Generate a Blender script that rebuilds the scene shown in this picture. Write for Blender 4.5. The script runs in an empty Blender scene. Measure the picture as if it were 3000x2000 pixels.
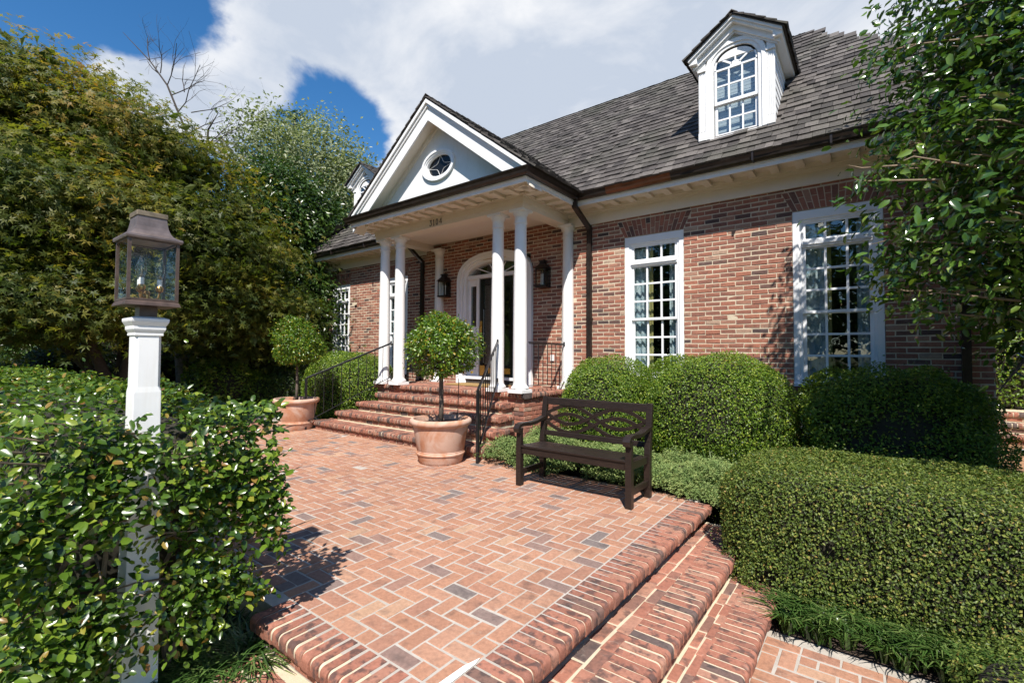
import bpy, math, random
import numpy as np
from mathutils import Vector, Matrix

random.seed(7)
rng = np.random.default_rng(11)
scene = bpy.context.scene
COL = scene.collection

# ------------------------------------------------------------------ camera
YAW, PITCH, ROLL = math.radians(37.4341), math.radians(1.7597), math.radians(0.3105)
FPX = 1377.506 / 3000.0
CAM = Vector((0.0, -7.2262, 1.38695))
Fv = Vector((-math.sin(YAW) * math.cos(PITCH), math.cos(YAW) * math.cos(PITCH), math.sin(PITCH)))
Rv = Vector((math.cos(YAW), math.sin(YAW), 0.0))
Uv = Rv.cross(Fv)
Rv, Uv = Rv * math.cos(ROLL) + Uv * math.sin(ROLL), Uv * math.cos(ROLL) - Rv * math.sin(ROLL)
cam_data = bpy.data.cameras.new('camera')
cam_data.sensor_width = 36.0
cam_data.lens = FPX * 36.0
cam_data.shift_y = -5.88 / 3000.0
cam_data.clip_start = 0.05
cam_data.clip_end = 1500.0
cam_obj = bpy.data.objects.new('camera', cam_data)
COL.objects.link(cam_obj)
cam_obj.matrix_world = Matrix(((Rv.x, Uv.x, -Fv.x, CAM.x), (Rv.y, Uv.y, -Fv.y, CAM.y),
                               (Rv.z, Uv.z, -Fv.z, CAM.z), (0, 0, 0, 1)))
scene.camera = cam_obj


def at(px, py, depth):
    """A point seen at photo pixel (px, py) at this depth along the view axis (used to choose where things stand)."""
    return CAM + depth * (Fv + Rv * ((px - 1500.0) / 1377.506) + Uv * ((994.12 - py) / 1377.506))


def at_y(px, py, Y):
    d = at(px, py, 1.0) - CAM
    return CAM + d * ((Y - CAM.y) / d.y)


def at_z(px, py, Z):
    d = at(px, py, 1.0) - CAM
    return CAM + d * ((Z - CAM.z) / d.z)


# ------------------------------------------------------------------ light and sky
SUN_DIR = Vector((0.67, -1.0, 1.54)).normalized()      # towards the sun
SUN_EL = math.asin(SUN_DIR.z)
SUN_ROT = math.atan2(SUN_DIR.x, SUN_DIR.y)
sun_data = bpy.data.lights.new('sun', 'SUN')
sun_data.energy = 5.0
sun_data.angle = math.radians(0.53)
sun_data.color = (1.0, 0.945, 0.87)
sun_obj = bpy.data.objects.new('sun', sun_data)
COL.objects.link(sun_obj)
sun_obj.rotation_euler = (-SUN_DIR).to_track_quat('-Z', 'Y').to_euler()
sun_obj.location = (20, -30, 46)

world = bpy.data.worlds.new('World')
scene.world = world
world.use_nodes = True
wn, wl = world.node_tree.nodes, world.node_tree.links
wn.clear()


def wnode(t, **kw):
    n = wn.new(t)
    for k, v in kw.items():
        setattr(n, k, v)
    return n


def wmath(op, a, b=None, c=None, clamp=False):
    n = wnode('ShaderNodeMath', operation=op, use_clamp=clamp)
    for i, v in enumerate((a, b, c)):
        if v is None:
            continue
        if isinstance(v, (int, float)):
            n.inputs[i].default_value = v
        else:
            wl.new(v, n.inputs[i])
    return n.outputs[0]


sky = wnode('ShaderNodeTexSky', sky_type='NISHITA', sun_disc=False)
sky.sun_elevation = SUN_EL
sky.sun_rotation = SUN_ROT
sky.altitude = 100
sky.air_density = 1.0
sky.dust_density = 0.35
sky.ozone_density = 3.0
hsv = wnode('ShaderNodeHueSaturation')
hsv.inputs['Saturation'].default_value = 1.30
hsv.inputs['Value'].default_value = 1.5
wl.new(sky.outputs[0], hsv.inputs['Color'])
tc = wnode('ShaderNodeTexCoord')
sep = wnode('ShaderNodeSeparateXYZ')
wl.new(tc.outputs['Generated'], sep.inputs[0])
zc = wmath('MAXIMUM', wmath('ADD', sep.outputs[2], 0.28), 0.16)
comb = wnode('ShaderNodeCombineXYZ')
wl.new(wmath('DIVIDE', sep.outputs[0], zc), comb.inputs[0])
wl.new(wmath('DIVIDE', sep.outputs[1], zc), comb.inputs[1])


def wnoise(scale, detail, rough, off, dist=0.0):
    m = wnode('ShaderNodeMapping')
    m.inputs['Location'].default_value = off
    wl.new(comb.outputs[0], m.inputs[0])
    n = wnode('ShaderNodeTexNoise')
    n.inputs['Scale'].default_value = scale
    n.inputs['Detail'].default_value = detail
    n.inputs['Roughness'].default_value = rough
    n.inputs['Distortion'].default_value = dist
    wl.new(m.outputs[0], n.inputs['Vector'])
    return n.outputs['Fac']


def wblob(px, py, sharp, amp):
    """A cloud bank (amp > 0) or a clearing (amp < 0) around one direction of the sky."""
    d = (at(px, py, 1.0) - CAM).normalized()
    dot = wnode('ShaderNodeVectorMath', operation='DOT_PRODUCT')
    wl.new(tc.outputs['Generated'], dot.inputs[0])
    dot.inputs[1].default_value = d
    e = wmath('POWER', wmath('MAXIMUM', dot.outputs['Value'], 0.0), sharp)
    return wmath('MULTIPLY', e, amp)


cover = wmath('ADD', wmath('MULTIPLY', wnoise(1.6, 3.0, 0.5, (3.1, 1.7, 0.0)), 0.62),
              wmath('MULTIPLY', wnoise(4.2, 9.0, 0.56, (0.4, 2.3, 0.0), 0.25), 0.62))
CLOUD_BANKS = (
    (1500, 120, 14, 0.17), (2300, 60, 10, 0.19), (2000, 330, 14, 0.14), (1150, 60, 45, 0.16),
    (520, 270, 200, 0.36), (250, 180, 300, 0.26), (760, 250, 300, 0.24), (690, 40, 400, 0.05),
    (60, 20, 90, -0.26), (480, 30, 160, -0.27), (1010, 330, 500, -0.12), (860, 300, 700, -0.14), (1010, 440, 240, -0.24), (700, 120, 1200, -0.10))
for args in CLOUD_BANKS:
    cover = wmath('ADD', cover, wblob(*args))
fac = wnode('ShaderNodeMapRange', interpolation_type='SMOOTHSTEP')
fac.inputs['From Min'].default_value = 0.675
fac.inputs['From Max'].default_value = 0.80
wl.new(cover, fac.inputs['Value'])
shade = wmath('ADD', wmath('MULTIPLY', wnoise(3.0, 7.0, 0.58, (7.7, 0.9, 0.0), 0.4), 1.15),
              wmath('MULTIPLY', cover, 0.35))
sr = wnode('ShaderNodeValToRGB')
els = sr.color_ramp.elements
els[0].position, els[0].color = 0.62, (1.0, 1.0, 1.0, 1)
els[1].position, els[1].color = 1.02, (0.56, 0.63, 0.74, 1)
wl.new(shade, sr.inputs[0])
cloudmul = wnode('ShaderNodeMix', data_type='RGBA', blend_type='MULTIPLY')
cloudmul.inputs['Factor'].default_value = 1.0
wl.new(sr.outputs[0], cloudmul.inputs[6])
cloudmul.inputs[7].default_value = (9.7, 9.7, 9.8, 1)
mix = wnode('ShaderNodeMix', data_type='RGBA')
wl.new(fac.outputs[0], mix.inputs['Factor'])
wl.new(hsv.outputs[0], mix.inputs[6])
wl.new(cloudmul.outputs[2], mix.inputs[7])
bg = wnode('ShaderNodeBackground')
bg.inputs['Strength'].default_value = 0.066
wl.new(mix.outputs[2], bg.inputs['Color'])
wo = wnode('ShaderNodeOutputWorld')
wl.new(bg.outputs[0], wo.inputs['Surface'])
world.cycles_visibility.camera = True

vs = scene.view_settings
scene.display_settings.display_device = 'sRGB'
vs.view_transform = 'Standard'
vs.look = 'None'
vs.exposure = 0.70
vs.gamma = 1.0
vs.use_curve_mapping = False
cy = scene.cycles
cy.use_denoising = True
cy.max_bounces = 8
cy.diffuse_bounces = 4
cy.glossy_bounces = 4
cy.transmission_bounces = 6
cy.transparent_max_bounces = 16
cy.sample_clamp_indirect = 6.0
cy.caustics_reflective = False
cy.caustics_refractive = False

# ------------------------------------------------------------------ helpers
WORG = {}          # world origin of every object


def link(o, parent=None, origin=(0, 0, 0)):
    COL.objects.link(o)
    org = Vector(origin)
    if parent is not None:
        o.parent = parent
        o.location = org - WORG[parent]
    else:
        o.location = org
    WORG[o] = org
    return o


def thing(name, label, cat, origin, group=None):
    o = bpy.data.objects.new(name, None)
    o.empty_display_size = 0.1
    link(o, None, origin)
    o['label'] = label
    o['category'] = cat
    if group:
        o['group'] = group
    return o


def tag(o, label=None, cat=None, group=None, kind=None):
    if label: o['label'] = label
    if cat: o['category'] = cat
    if group: o['group'] = group
    if kind: o['kind'] = kind
    return o


class MB:
    """Collects shapes in coordinates relative to the origin given to build()."""

    def __init__(self):
        self.v, self.f = [], []

    def add(self, verts, faces):
        b = len(self.v)
        self.v.extend([tuple(p) for p in verts])
        self.f.extend([tuple(i + b for i in q) for q in faces])
        return self

    def box(self, x0, x1, y0, y1, z0, z1):
        v = [(x0, y0, z0), (x1, y0, z0), (x1, y1, z0), (x0, y1, z0), (x0, y0, z1), (x1, y0, z1), (x1, y1, z1), (x0, y1, z1)]
        return self.add(v, [(0, 3, 2, 1), (4, 5, 6, 7), (0, 1, 5, 4), (1, 2, 6, 5), (2, 3, 7, 6), (3, 0, 4, 7)])

    def frustum(self, c, w0, d0, w1, d1, z0, z1):
        x, y = c
        v = [(x - w0, y - d0, z0), (x + w0, y - d0, z0), (x + w0, y + d0, z0), (x - w0, y + d0, z0),
             (x - w1, y - d1, z1), (x + w1, y - d1, z1), (x + w1, y + d1, z1), (x - w1, y + d1, z1)]
        return self.add(v, [(0, 3, 2, 1), (4, 5, 6, 7), (0, 1, 5, 4), (1, 2, 6, 5), (2, 3, 7, 6), (3, 0, 4, 7)])

    def prism(self, poly, a0, a1, axis='x'):
        """Extrude a 2D polygon along an axis: axis x -> poly is (y, z); y -> (x, z); z -> (x, y)."""
        n = len(poly)

        def p3(q, a):
            return (a, q[0], q[1]) if axis == 'x' else (q[0], a, q[1]) if axis == 'y' else (q[0], q[1], a)
        v = [p3(q, a0) for q in poly] + [p3(q, a1) for q in poly]
        f = [tuple(range(n - 1, -1, -1)), tuple(range(n, 2 * n))]
        f += [(i, (i + 1) % n, n + (i + 1) % n, n + i) for i in range(n)]
        return self.add(v, f)

    def tube(self, pts, r, n=8, cap=True, flat=None):
        pts = [Vector(p) for p in pts]
        rs = r if isinstance(r, (list, tuple)) else [r] * len(pts)
        rings = []
        prev = None
        for i, p in enumerate(pts):
            t = (pts[min(i + 1, len(pts) - 1)] - pts[max(i - 1, 0)]).normalized()
            if prev is None:
                ref = Vector((0, 0, 1)) if abs(t.z) < 0.9 else Vector((1, 0, 0))
                a = t.cross(ref).normalized()
            else:
                a = (prev - t * prev.dot(t)).normalized()
            prev = a
            b = t.cross(a)
            rings.append([p + (a * math.cos(k * 2 * math.pi / n) + b * math.sin(k * 2 * math.pi / n)) * rs[i] for k in range(n)])
        v = [q for ring in rings for q in ring]
        f = []
        for i in range(len(pts) - 1):
            for k in range(n):
                f.append((i * n + k, i * n + (k + 1) % n, (i + 1) * n + (k + 1) % n, (i + 1) * n + k))
        if cap:
            f.append(tuple(range(n - 1, -1, -1)))
            f.append(tuple((len(pts) - 1) * n + k for k in range(n)))
        return self.add(v, f)

    def bar(self, p, q, w, h):
        """A rectangular bar between two points; w across (horizontal), h the other way."""
        p, q = Vector(p), Vector(q)
        t = (q - p).normalized()
        up = Vector((0, 0, 1)) if abs(t.z) < 0.95 else Vector((0, 1, 0))
        a = t.cross(up).normalized() * (w / 2)
        b = a.cross(t).normalized() * (h / 2)
        v = [p - a - b, p + a - b, p + a + b, p - a + b, q - a - b, q + a - b, q + a + b, q - a + b]
        return self.add(v, [(0, 3, 2, 1), (4, 5, 6, 7), (0, 1, 5, 4), (1, 2, 6, 5), (2, 3, 7, 6), (3, 0, 4, 7)])

    def lathe(self, prof, c=(0, 0), n=24, a0=0.0, a1=2 * math.pi, cap=True):
        full = abs(a1 - a0 - 2 * math.pi) < 1e-6
        m = n if full else n + 1
        v = []
        for r, z in prof:
            for k in range(m):
                a = a0 + (a1 - a0) * k / n
                v.append((c[0] + r * math.cos(a), c[1] + r * math.sin(a), z))
        f = []
        for i in range(len(prof) - 1):
            for k in range(n):
                k2 = (k + 1) % m
                f.append((i * m + k, i * m + k2, (i + 1) * m + k2, (i + 1) * m + k))
        if cap and full:
            if prof[0][0] > 1e-4: f.append(tuple(range(m - 1, -1, -1)))
            if prof[-1][0] > 1e-4: f.append(tuple((len(prof) - 1) * m + k for k in range(m)))
        return self.add(v, f)

    def sweep(self, section, path, closed=False):
        """Sweep a section of (across, along-normal) offsets along explicit frames: path = [(point, A, B)]."""
        n = len(section)
        v = []
        for p, A, B in path:
            for s, t in section:
                v.append(Vector(p) + Vector(A) * s + Vector(B) * t)
        f = []
        m = len(path)
        for i in range(m if closed else m - 1):
            j = (i + 1) % m
            for k in range(n):
                f.append((i * n + k, i * n + (k + 1) % n, j * n + (k + 1) % n, j * n + k))
        if not closed:
            f.append(tuple(range(n - 1, -1, -1)))
            f.append(tuple((m - 1) * n + k for k in range(n)))
        return self.add(v, f)

    def mesh(self, name, mat, smooth=False, angle=None):
        me = bpy.data.meshes.new(name)
        me.from_pydata(self.v, [], self.f)
        me.update()
        bm_fix(me)
        if mat is not None:
            me.materials.append(mat)
        if smooth:
            me.polygons.foreach_set('use_smooth', [True] * len(me.polygons))
            if angle:
                me.set_sharp_from_angle(angle=math.radians(angle))
        return me

    def build(self, name, mat, parent=None, origin=(0, 0, 0), smooth=False, angle=None, bevel=0.0):
        o = bpy.data.objects.new(name, self.mesh(name, mat, smooth, angle))
        link(o, parent, origin)
        if bevel:
            m = o.modifiers.new('bevel', 'BEVEL')
            m.width = bevel
            m.segments = 2
            m.limit_method = 'ANGLE'
        return o


import bmesh


def bm_fix(me):
    bm = bmesh.new()
    bm.from_mesh(me)
    bmesh.ops.recalc_face_normals(bm, faces=bm.faces)
    bm.to_mesh(me)
    bm.free()


def place(name, me, parent, origin, rot=None, scale=None):
    o = bpy.data.objects.new(name, me)
    link(o, parent, origin)
    if rot: o.rotation_euler = rot
    if scale: o.scale = scale
    return o


def fast_mesh(name, V, F, mat, tone=None, smooth=False):
    """V (n,3), F (m,k) numpy arrays."""
    me = bpy.data.meshes.new(name)
    V = np.ascontiguousarray(V, dtype=np.float32)
    F = np.ascontiguousarray(F, dtype=np.int32)
    m, k = F.shape
    me.vertices.add(len(V))
    me.vertices.foreach_set('co', V.ravel())
    me.loops.add(m * k)
    me.loops.foreach_set('vertex_index', F.ravel())
    me.polygons.add(m)
    me.polygons.foreach_set('loop_start', np.arange(m, dtype=np.int32) * k)
    me.polygons.foreach_set('use_smooth', np.full(m, bool(smooth)))
    if tone is not None:
        at_ = me.attributes.new('tone', 'FLOAT', 'FACE')
        at_.data.foreach_set('value', np.ascontiguousarray(tone, dtype=np.float32))
    me.update(calc_edges=True)
    me.materials.append(mat)
    return me


def fast_obj(name, V, F, mat, parent=None, origin=(0, 0, 0), tone=None, smooth=False):
    o = bpy.data.objects.new(name, fast_mesh(name, V, F, mat, tone, smooth))
    return link(o, parent, origin)


# ------------------------------------------------------------------ materials
class NT:
    def __init__(self, name):
        self.m = bpy.data.materials.new(name)
        self.m.use_nodes = True
        self.n = self.m.node_tree.nodes
        self.l = self.m.node_tree.links
        self.n.clear()
        self.out = self.n.new('ShaderNodeOutputMaterial')

    def node(self, t, ins=None, **kw):
        n = self.n.new(t)
        for k, v in kw.items():
            setattr(n, k, v)
        for k, v in (ins or {}).items():
            self.set(n.inputs[k], v)
        return n

    def set(self, sock, v):
        if hasattr(v, 'is_linked') or isinstance(v, bpy.types.NodeSocket):
            self.l.new(v, sock)
        else:
            sock.default_value = v

    def noise(self, scale, detail=4.0, rough=0.55, vec=None, dist=0.0):
        n = self.node('ShaderNodeTexNoise', {'Scale': scale, 'Detail': detail, 'Roughness': rough, 'Distortion': dist})
        if vec is None:
            vec = self.coord()
        self.l.new(vec, n.inputs['Vector'])
        return n.outputs['Fac']

    def coord(self):
        """Object-independent position: world space, so that alike pieces do not repeat."""
        if not hasattr(self, '_pos'):
            self._pos = self.node('ShaderNodeNewGeometry').outputs['Position']
        return self._pos

    def mul(self, v, s):
        n = self.node('ShaderNodeVectorMath', operation='MULTIPLY')
        self.l.new(v, n.inputs[0])
        n.inputs[1].default_value = s
        return n.outputs[0]

    def ramp(self, fac, stops, interp='LINEAR'):
        n = self.node('ShaderNodeValToRGB')
        cr = n.color_ramp
        cr.interpolation = interp
        while len(cr.elements) < len(stops):
            cr.elements.new(0.5)
        for e, (p, c) in zip(cr.elements, stops):
            e.position = p
            e.color = (c[0], c[1], c[2], 1) if not isinstance(c, (int, float)) else (c, c, c, 1)
        self.l.new(fac, n.inputs[0])
        return n.outputs[0]

    def mixc(self, fac, a, b, mode='MIX'):
        n = self.node('ShaderNodeMix', data_type='RGBA', blend_type=mode)
        self.set(n.inputs['Factor'], fac)
        self.set(n.inputs[6], a if not isinstance(a, tuple) else (*a, 1)[:4])
        self.set(n.inputs[7], b if not isinstance(b, tuple) else (*b, 1)[:4])
        return n.outputs[2]

    def math(self, op, a, b=0.0, clamp=False):
        n = self.node('ShaderNodeMath', operation=op, use_clamp=clamp)
        self.set(n.inputs[0], a)
        self.set(n.inputs[1], b)
        return n.outputs[0]

    def bump(self, h, strength=0.3, dist=0.01):
        n = self.node('ShaderNodeBump', {'Strength': strength, 'Distance': dist})
        self.l.new(h, n.inputs['Height'])
        return n.outputs[0]

    def principled(self, color, rough=0.6, normal=None, metallic=0.0, spec=0.5, extra=None):
        b = self.node('ShaderNodeBsdfPrincipled')
        self.set(b.inputs['Base Color'], (*color, 1)[:4] if isinstance(color, tuple) else color)
        self.set(b.inputs['Roughness'], rough)
        self.set(b.inputs['Metallic'], metallic)
        b.inputs['Specular IOR Level'].default_value = spec
        if normal is not None:
            self.l.new(normal, b.inputs['Normal'])
        for k, v in (extra or {}).items():
            self.set(b.inputs[k], v)
        return b.outputs[0]

    def done(self, shader):
        self.l.new(shader, self.out.inputs['Surface'])
        return self.m


def tone_socket(t, mode):
    if mode == 'object':
        return t.node('ShaderNodeObjectInfo').outputs['Random']
    return t.node('ShaderNodeAttribute', attribute_name='tone').outputs['Fac']


def simple_mat(name, color, rough=0.5, metallic=0.0, spec=0.5, var=0.0, vscale=6.0, bump=0.0, bscale=60.0):
    t = NT(name)
    c = color
    if var:
        n = t.noise(vscale, 6.0, 0.6)
        c = t.ramp(n, [(0.25, tuple(x * (1 - var) for x in color)), (0.75, tuple(min(1, x * (1 + var)) for x in color))])
    nm = t.bump(t.noise(bscale, 5.0, 0.6), bump, 0.004) if bump else None
    return t.done(t.principled(c, rough, nm, metallic, spec))


def brick_mat(name, mode, stops, flash=0.5, efflor=0.25, rough=0.85, bump=0.5, dark=(0.055, 0.045, 0.045), fscale=9.0, fr=(0.55, 0.72)):
    """Fired clay: each brick its own tone, flashed dark patches, lime bloom, sandy grain."""
    t = NT(name)
    tone = tone_socket(t, mode)
    base = t.ramp(tone, stops)
    pos = t.coord()
    seed = t.node('ShaderNodeCombineXYZ', {0: t.math('MULTIPLY', tone, 37.0), 1: t.math('MULTIPLY', tone, 91.0), 2: t.math('MULTIPLY', tone, 13.0)}).outputs[0]
    v = t.node('ShaderNodeVectorMath', operation='ADD')
    t.l.new(pos, v.inputs[0]); t.l.new(seed, v.inputs[1])
    n1 = t.noise(fscale, 3.0, 0.55, v.outputs[0])
    n2 = t.noise(46.0, 6.0, 0.7, v.outputs[0])
    n3 = t.noise(14.0, 4.0, 0.6, v.outputs[0], 0.6)
    f1 = t.ramp(n1, [(fr[0], 0.0), (fr[1], flash)])
    c = t.mixc(t.math('MULTIPLY', f1, 1.0), base, dark)
    f2 = t.ramp(n3, [(0.60, 0.0), (0.80, efflor)])
    c = t.mixc(t.math('MULTIPLY', f2, 1.0), c, (0.52, 0.44, 0.36))
    g = t.ramp(n2, [(0.25, 0.72), (0.75, 1.22)])
    c = t.mixc(1.0, c, t.ramp(t.noise(0.9, 5.0, 0.6), [(0.3, 0.86), (0.7, 1.08)]), 'MULTIPLY')
    c = t.mixc(1.0, c, g, 'MULTIPLY')
    h = t.math('ADD', t.math('MULTIPLY', n2, 0.6), t.noise(130.0, 4.0, 0.7, v.outputs[0]))
    return t.done(t.principled(c, rough, t.bump(h, bump, 0.004), spec=0.25))


def leaf_mat(name, stops, rough=0.35, trans=0.35, spec=0.5, mode='attr', under=0.0):
    t = NT(name)
    tone = tone_socket(t, mode)
    col = t.ramp(tone, stops)
    d = t.principled(col, rough, spec=spec)
    bright = t.mixc(1.0, col, (1.5, 1.6, 0.7), 'MULTIPLY')
    tr = t.node('ShaderNodeBsdfTranslucent')
    t.l.new(bright, tr.inputs['Color'])
    mx = t.node('ShaderNodeMixShader', {0: trans})
    t.l.new(d, mx.inputs[1]); t.l.new(tr.outputs[0], mx.inputs[2])
    return t.done(mx.outputs[0])


WALL_STOPS = [(0.0, (0.085, 0.06, 0.057)), (0.06, (0.15, 0.085, 0.07)), (0.16, (0.25, 0.112, 0.082)), (0.45, (0.30, 0.125, 0.086)),
              (0.70, (0.36, 0.145, 0.095)), (0.90, (0.34, 0.165, 0.115)), (0.97, (0.37, 0.22, 0.155)), (1.0, (0.42, 0.31, 0.23))]
PAVE_STOPS = [(0.0, (0.17, 0.145, 0.135)), (0.06, (0.24, 0.16, 0.135)), (0.13, (0.34, 0.175, 0.12)), (0.4, (0.37, 0.188, 0.118)),
              (0.7, (0.39, 0.205, 0.132)), (0.92, (0.41, 0.225, 0.150)), (1.0, (0.42, 0.26, 0.17))]
NOSE_STOPS = [(0.0, (0.10, 0.08, 0.075)), (0.10, (0.20, 0.115, 0.09)), (0.30, (0.30, 0.125, 0.085)), (0.7, (0.36, 0.155, 0.105)), (1.0, (0.37, 0.20, 0.14))]
M = {}
M['brick_o'] = brick_mat('wall_brick_single', 'object', WALL_STOPS, 0.40, 0.28)
M['brick_a'] = brick_mat('wall_brick', 'attr', WALL_STOPS, 0.40, 0.28)
M['pave_o'] = brick_mat('paver_single', 'object', PAVE_STOPS, 0.42, 0.30)
M['pave_a'] = brick_mat('paver', 'attr', PAVE_STOPS, 0.42, 0.30)
M['nose_o'] = brick_mat('bullnose_brick', 'object', NOSE_STOPS, 0.72, 0.30, fscale=17.0, fr=(0.50, 0.62))
M['tread_o'] = brick_mat('tread_brick', 'object', NOSE_STOPS, 0.6, 0.4, fscale=13.0, fr=(0.52, 0.66))


def mortar_mat(name, col, dirt):
    t = NT(name)
    n = t.noise(20.0, 8.0, 0.65)
    n2 = t.noise(2.5, 4.0, 0.6)
    c = t.ramp(n, [(0.25, tuple(x * 0.72 for x in col)), (0.7, col)])
    c = t.mixc(t.math('MULTIPLY', t.ramp(n2, [(0.45, 0.0), (0.75, 0.7)]), 1.0), c, dirt)
    return t.done(t.principled(c, 0.95, t.bump(t.noise(160.0, 6.0, 0.7), 0.5, 0.004), spec=0.15))


M['mortar_wall'] = mortar_mat('wall_mortar', (0.66, 0.56, 0.42), (0.50, 0.42, 0.31))
M['mortar_pave'] = mortar_mat('paving_mortar', (0.47, 0.43, 0.38), (0.32, 0.28, 0.23))
M['mortar_step'] = mortar_mat('step_mortar', (0.62, 0.53, 0.39), (0.46, 0.38, 0.27))
def white_paint(name, col):
    t = NT(name)
    st = t.noise(3.0, 6.0, 0.6, t.mul(t.coord(), (9.0, 9.0, 0.7)))
    n = t.noise(5.0, 6.0, 0.65)
    c = t.ramp(n, [(0.3, tuple(x * 0.94 for x in col)), (0.6, col)])
    c = t.mixc(t.ramp(st, [(0.55, 0.0), (0.8, 0.35)]), c, (0.62, 0.58, 0.50))
    return t.done(t.principled(c, 0.45, t.bump(t.noise(40.0, 5.0, 0.6, t.mul(t.coord(), (6.0, 6.0, 0.5))), 0.06, 0.004)))


M['white'] = white_paint('white_paint', (0.79, 0.79, 0.78))
M['white_gloss'] = simple_mat('white_window_paint', (0.80, 0.81, 0.82), 0.35, var=0.03, vscale=5.0)
M['cream'] = simple_mat('cream_trim_paint', (0.72, 0.66, 0.57), 0.5, var=0.05, vscale=3.0)
M['ceiling'] = simple_mat('porch_ceiling_paint', (0.72, 0.66, 0.60), 0.6, var=0.03)
M['gutter'] = simple_mat('aged_copper', (0.032, 0.024, 0.020), 0.33, 0.35, var=0.5, vscale=9.0)
M['copper'] = simple_mat('new_copper', (0.19, 0.085, 0.05), 0.30, 0.8, var=0.3, vscale=7.0)
M['verdigris'] = simple_mat('verdigris_copper', (0.10, 0.12, 0.10), 0.6, 0.4, var=0.4, vscale=12.0)
M['iron'] = simple_mat('black_painted_iron', (0.012, 0.012, 0.014), 0.32, 0.0, spec=0.6, var=0.3, vscale=40)
M['brass'] = simple_mat('brass', (0.72, 0.42, 0.12), 0.25, 1.0)
M['black_door'] = simple_mat('black_door_paint', (0.010, 0.011, 0.012), 0.12, spec=0.6)
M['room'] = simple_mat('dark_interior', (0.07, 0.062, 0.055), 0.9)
M['soil'] = simple_mat('dark_soil', (0.045, 0.03, 0.021), 0.95, var=0.5, vscale=40, bump=0.8, bscale=90)
M['bark'] = simple_mat('grey_brown_bark', (0.11, 0.085, 0.065), 0.9, var=0.45, vscale=18, bump=0.8, bscale=45)
M['bark_dark'] = simple_mat('dark_bark', (0.05, 0.04, 0.032), 0.9, var=0.4, vscale=18, bump=0.8, bscale=45)
M['bark_grey'] = simple_mat('pale_grey_bark', (0.20, 0.185, 0.17), 0.9, var=0.45, vscale=14, bump=0.9, bscale=40)
M['twig'] = simple_mat('twig_bark', (0.20, 0.15, 0.10), 0.85, var=0.4, vscale=40)


def glass_mat(name, tint=(1, 1, 1), refl=1.0):
    t = NT(name)
    tr = t.node('ShaderNodeBsdfTransparent', {0: (*tint, 1)})
    gl = t.node('ShaderNodeBsdfGlossy', {'Color': (1, 1, 1, 1), 'Roughness': 0.01})
    wav = t.bump(t.noise(2.2, 2.0, 0.5), 0.05, 0.05)
    t.l.new(wav, gl.inputs['Normal'])
    geo = t.node('ShaderNodeNewGeometry')
    dt = t.node('ShaderNodeVectorMath', operation='DOT_PRODUCT')
    t.l.new(geo.outputs['Incoming'], dt.inputs[0]); t.l.new(geo.outputs['Normal'], dt.inputs[1])
    fz = t.math('POWER', t.math('SUBTRACT', 1.0, t.math('ABSOLUTE', dt.outputs['Value'])), 5.0)
    fz = t.math('ADD', t.math('MULTIPLY', fz, 0.92), 0.045)
    mx = t.node('ShaderNodeMixShader')
    t.l.new(t.math('MULTIPLY', fz, 1.7 * refl, True), mx.inputs[0])
    t.l.new(tr.outputs[0], mx.inputs[1]); t.l.new(gl.outputs[0], mx.inputs[2])
    return t.done(mx.outputs[0])


M['glass'] = glass_mat('window_glass', (0.86, 0.90, 0.90))
M['lamp_glass'] = glass_mat('lantern_glass', (0.97, 0.98, 0.97), 0.16)


def shingle_mat(name, mode):
    t = NT(name)
    tone = tone_socket(t, mode)
    c = t.ramp(tone, [(0.0, (0.045, 0.040, 0.038)), (0.3, (0.070, 0.062, 0.058)), (0.75, (0.092, 0.082, 0.076)), (1.0, (0.135, 0.121, 0.111))])
    v = t.mul(t.coord(), (26.0, 4.0, 4.0))
    g = t.noise(3.0, 6.0, 0.65, v)
    c = t.mixc(1.0, c, t.ramp(g, [(0.25, 0.65), (0.75, 1.3)]), 'MULTIPLY')
    big = t.noise(1.3, 3.0, 0.5)
    c = t.mixc(t.math('MULTIPLY', t.ramp(big, [(0.45, 0.0), (0.8, 0.35)]), 1.0), c, (0.075, 0.085, 0.055))
    return t.done(t.principled(c, 0.85, t.bump(g, 0.5, 0.006), spec=0.25))


M['shingle_o'] = shingle_mat('cedar_shingle_single', 'object')
M['shingle_a'] = shingle_mat('cedar_shingle', 'attr')

# ------------------------------------------------------------------ brick pieces
def proj(p):
    d = Vector(p) - CAM
    z = d.dot(Fv)
    if z < 0.1:
        return (-9999, -9999, z)
    return (1500 + 1377.506 * d.dot(Rv) / z, 994.12 - 1377.506 * d.dot(Uv) / z, z)


def in_view(p, m=40):
    x, y, z = proj(p)
    return -m < x < 3000 + m and -m < y < 2000 + m and z > 0.1


def brick_template(ch=0.005, depth=0.035, la=0.2, lb=0.06):
    """12 corner points (a, b, c): c points out of the face, which lies at c = 0."""
    a, b = la / 2, lb / 2
    V = []
    for (k, c) in ((ch, 0.0), (0.0, -ch), (0.0, -depth)):
        V += [(-a + k, -b + k, c), (a - k, -b + k, c), (a - k, b - k, c), (-a + k, b - k, c)]
    F = [(0, 1, 2, 3)]
    for r in (0, 4):
        for i in range(4):
            j = (i + 1) % 4
            F.append((r + i, r + 4 + i, r + 4 + j, r + j))
    return np.array(V), np.array(F)


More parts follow.
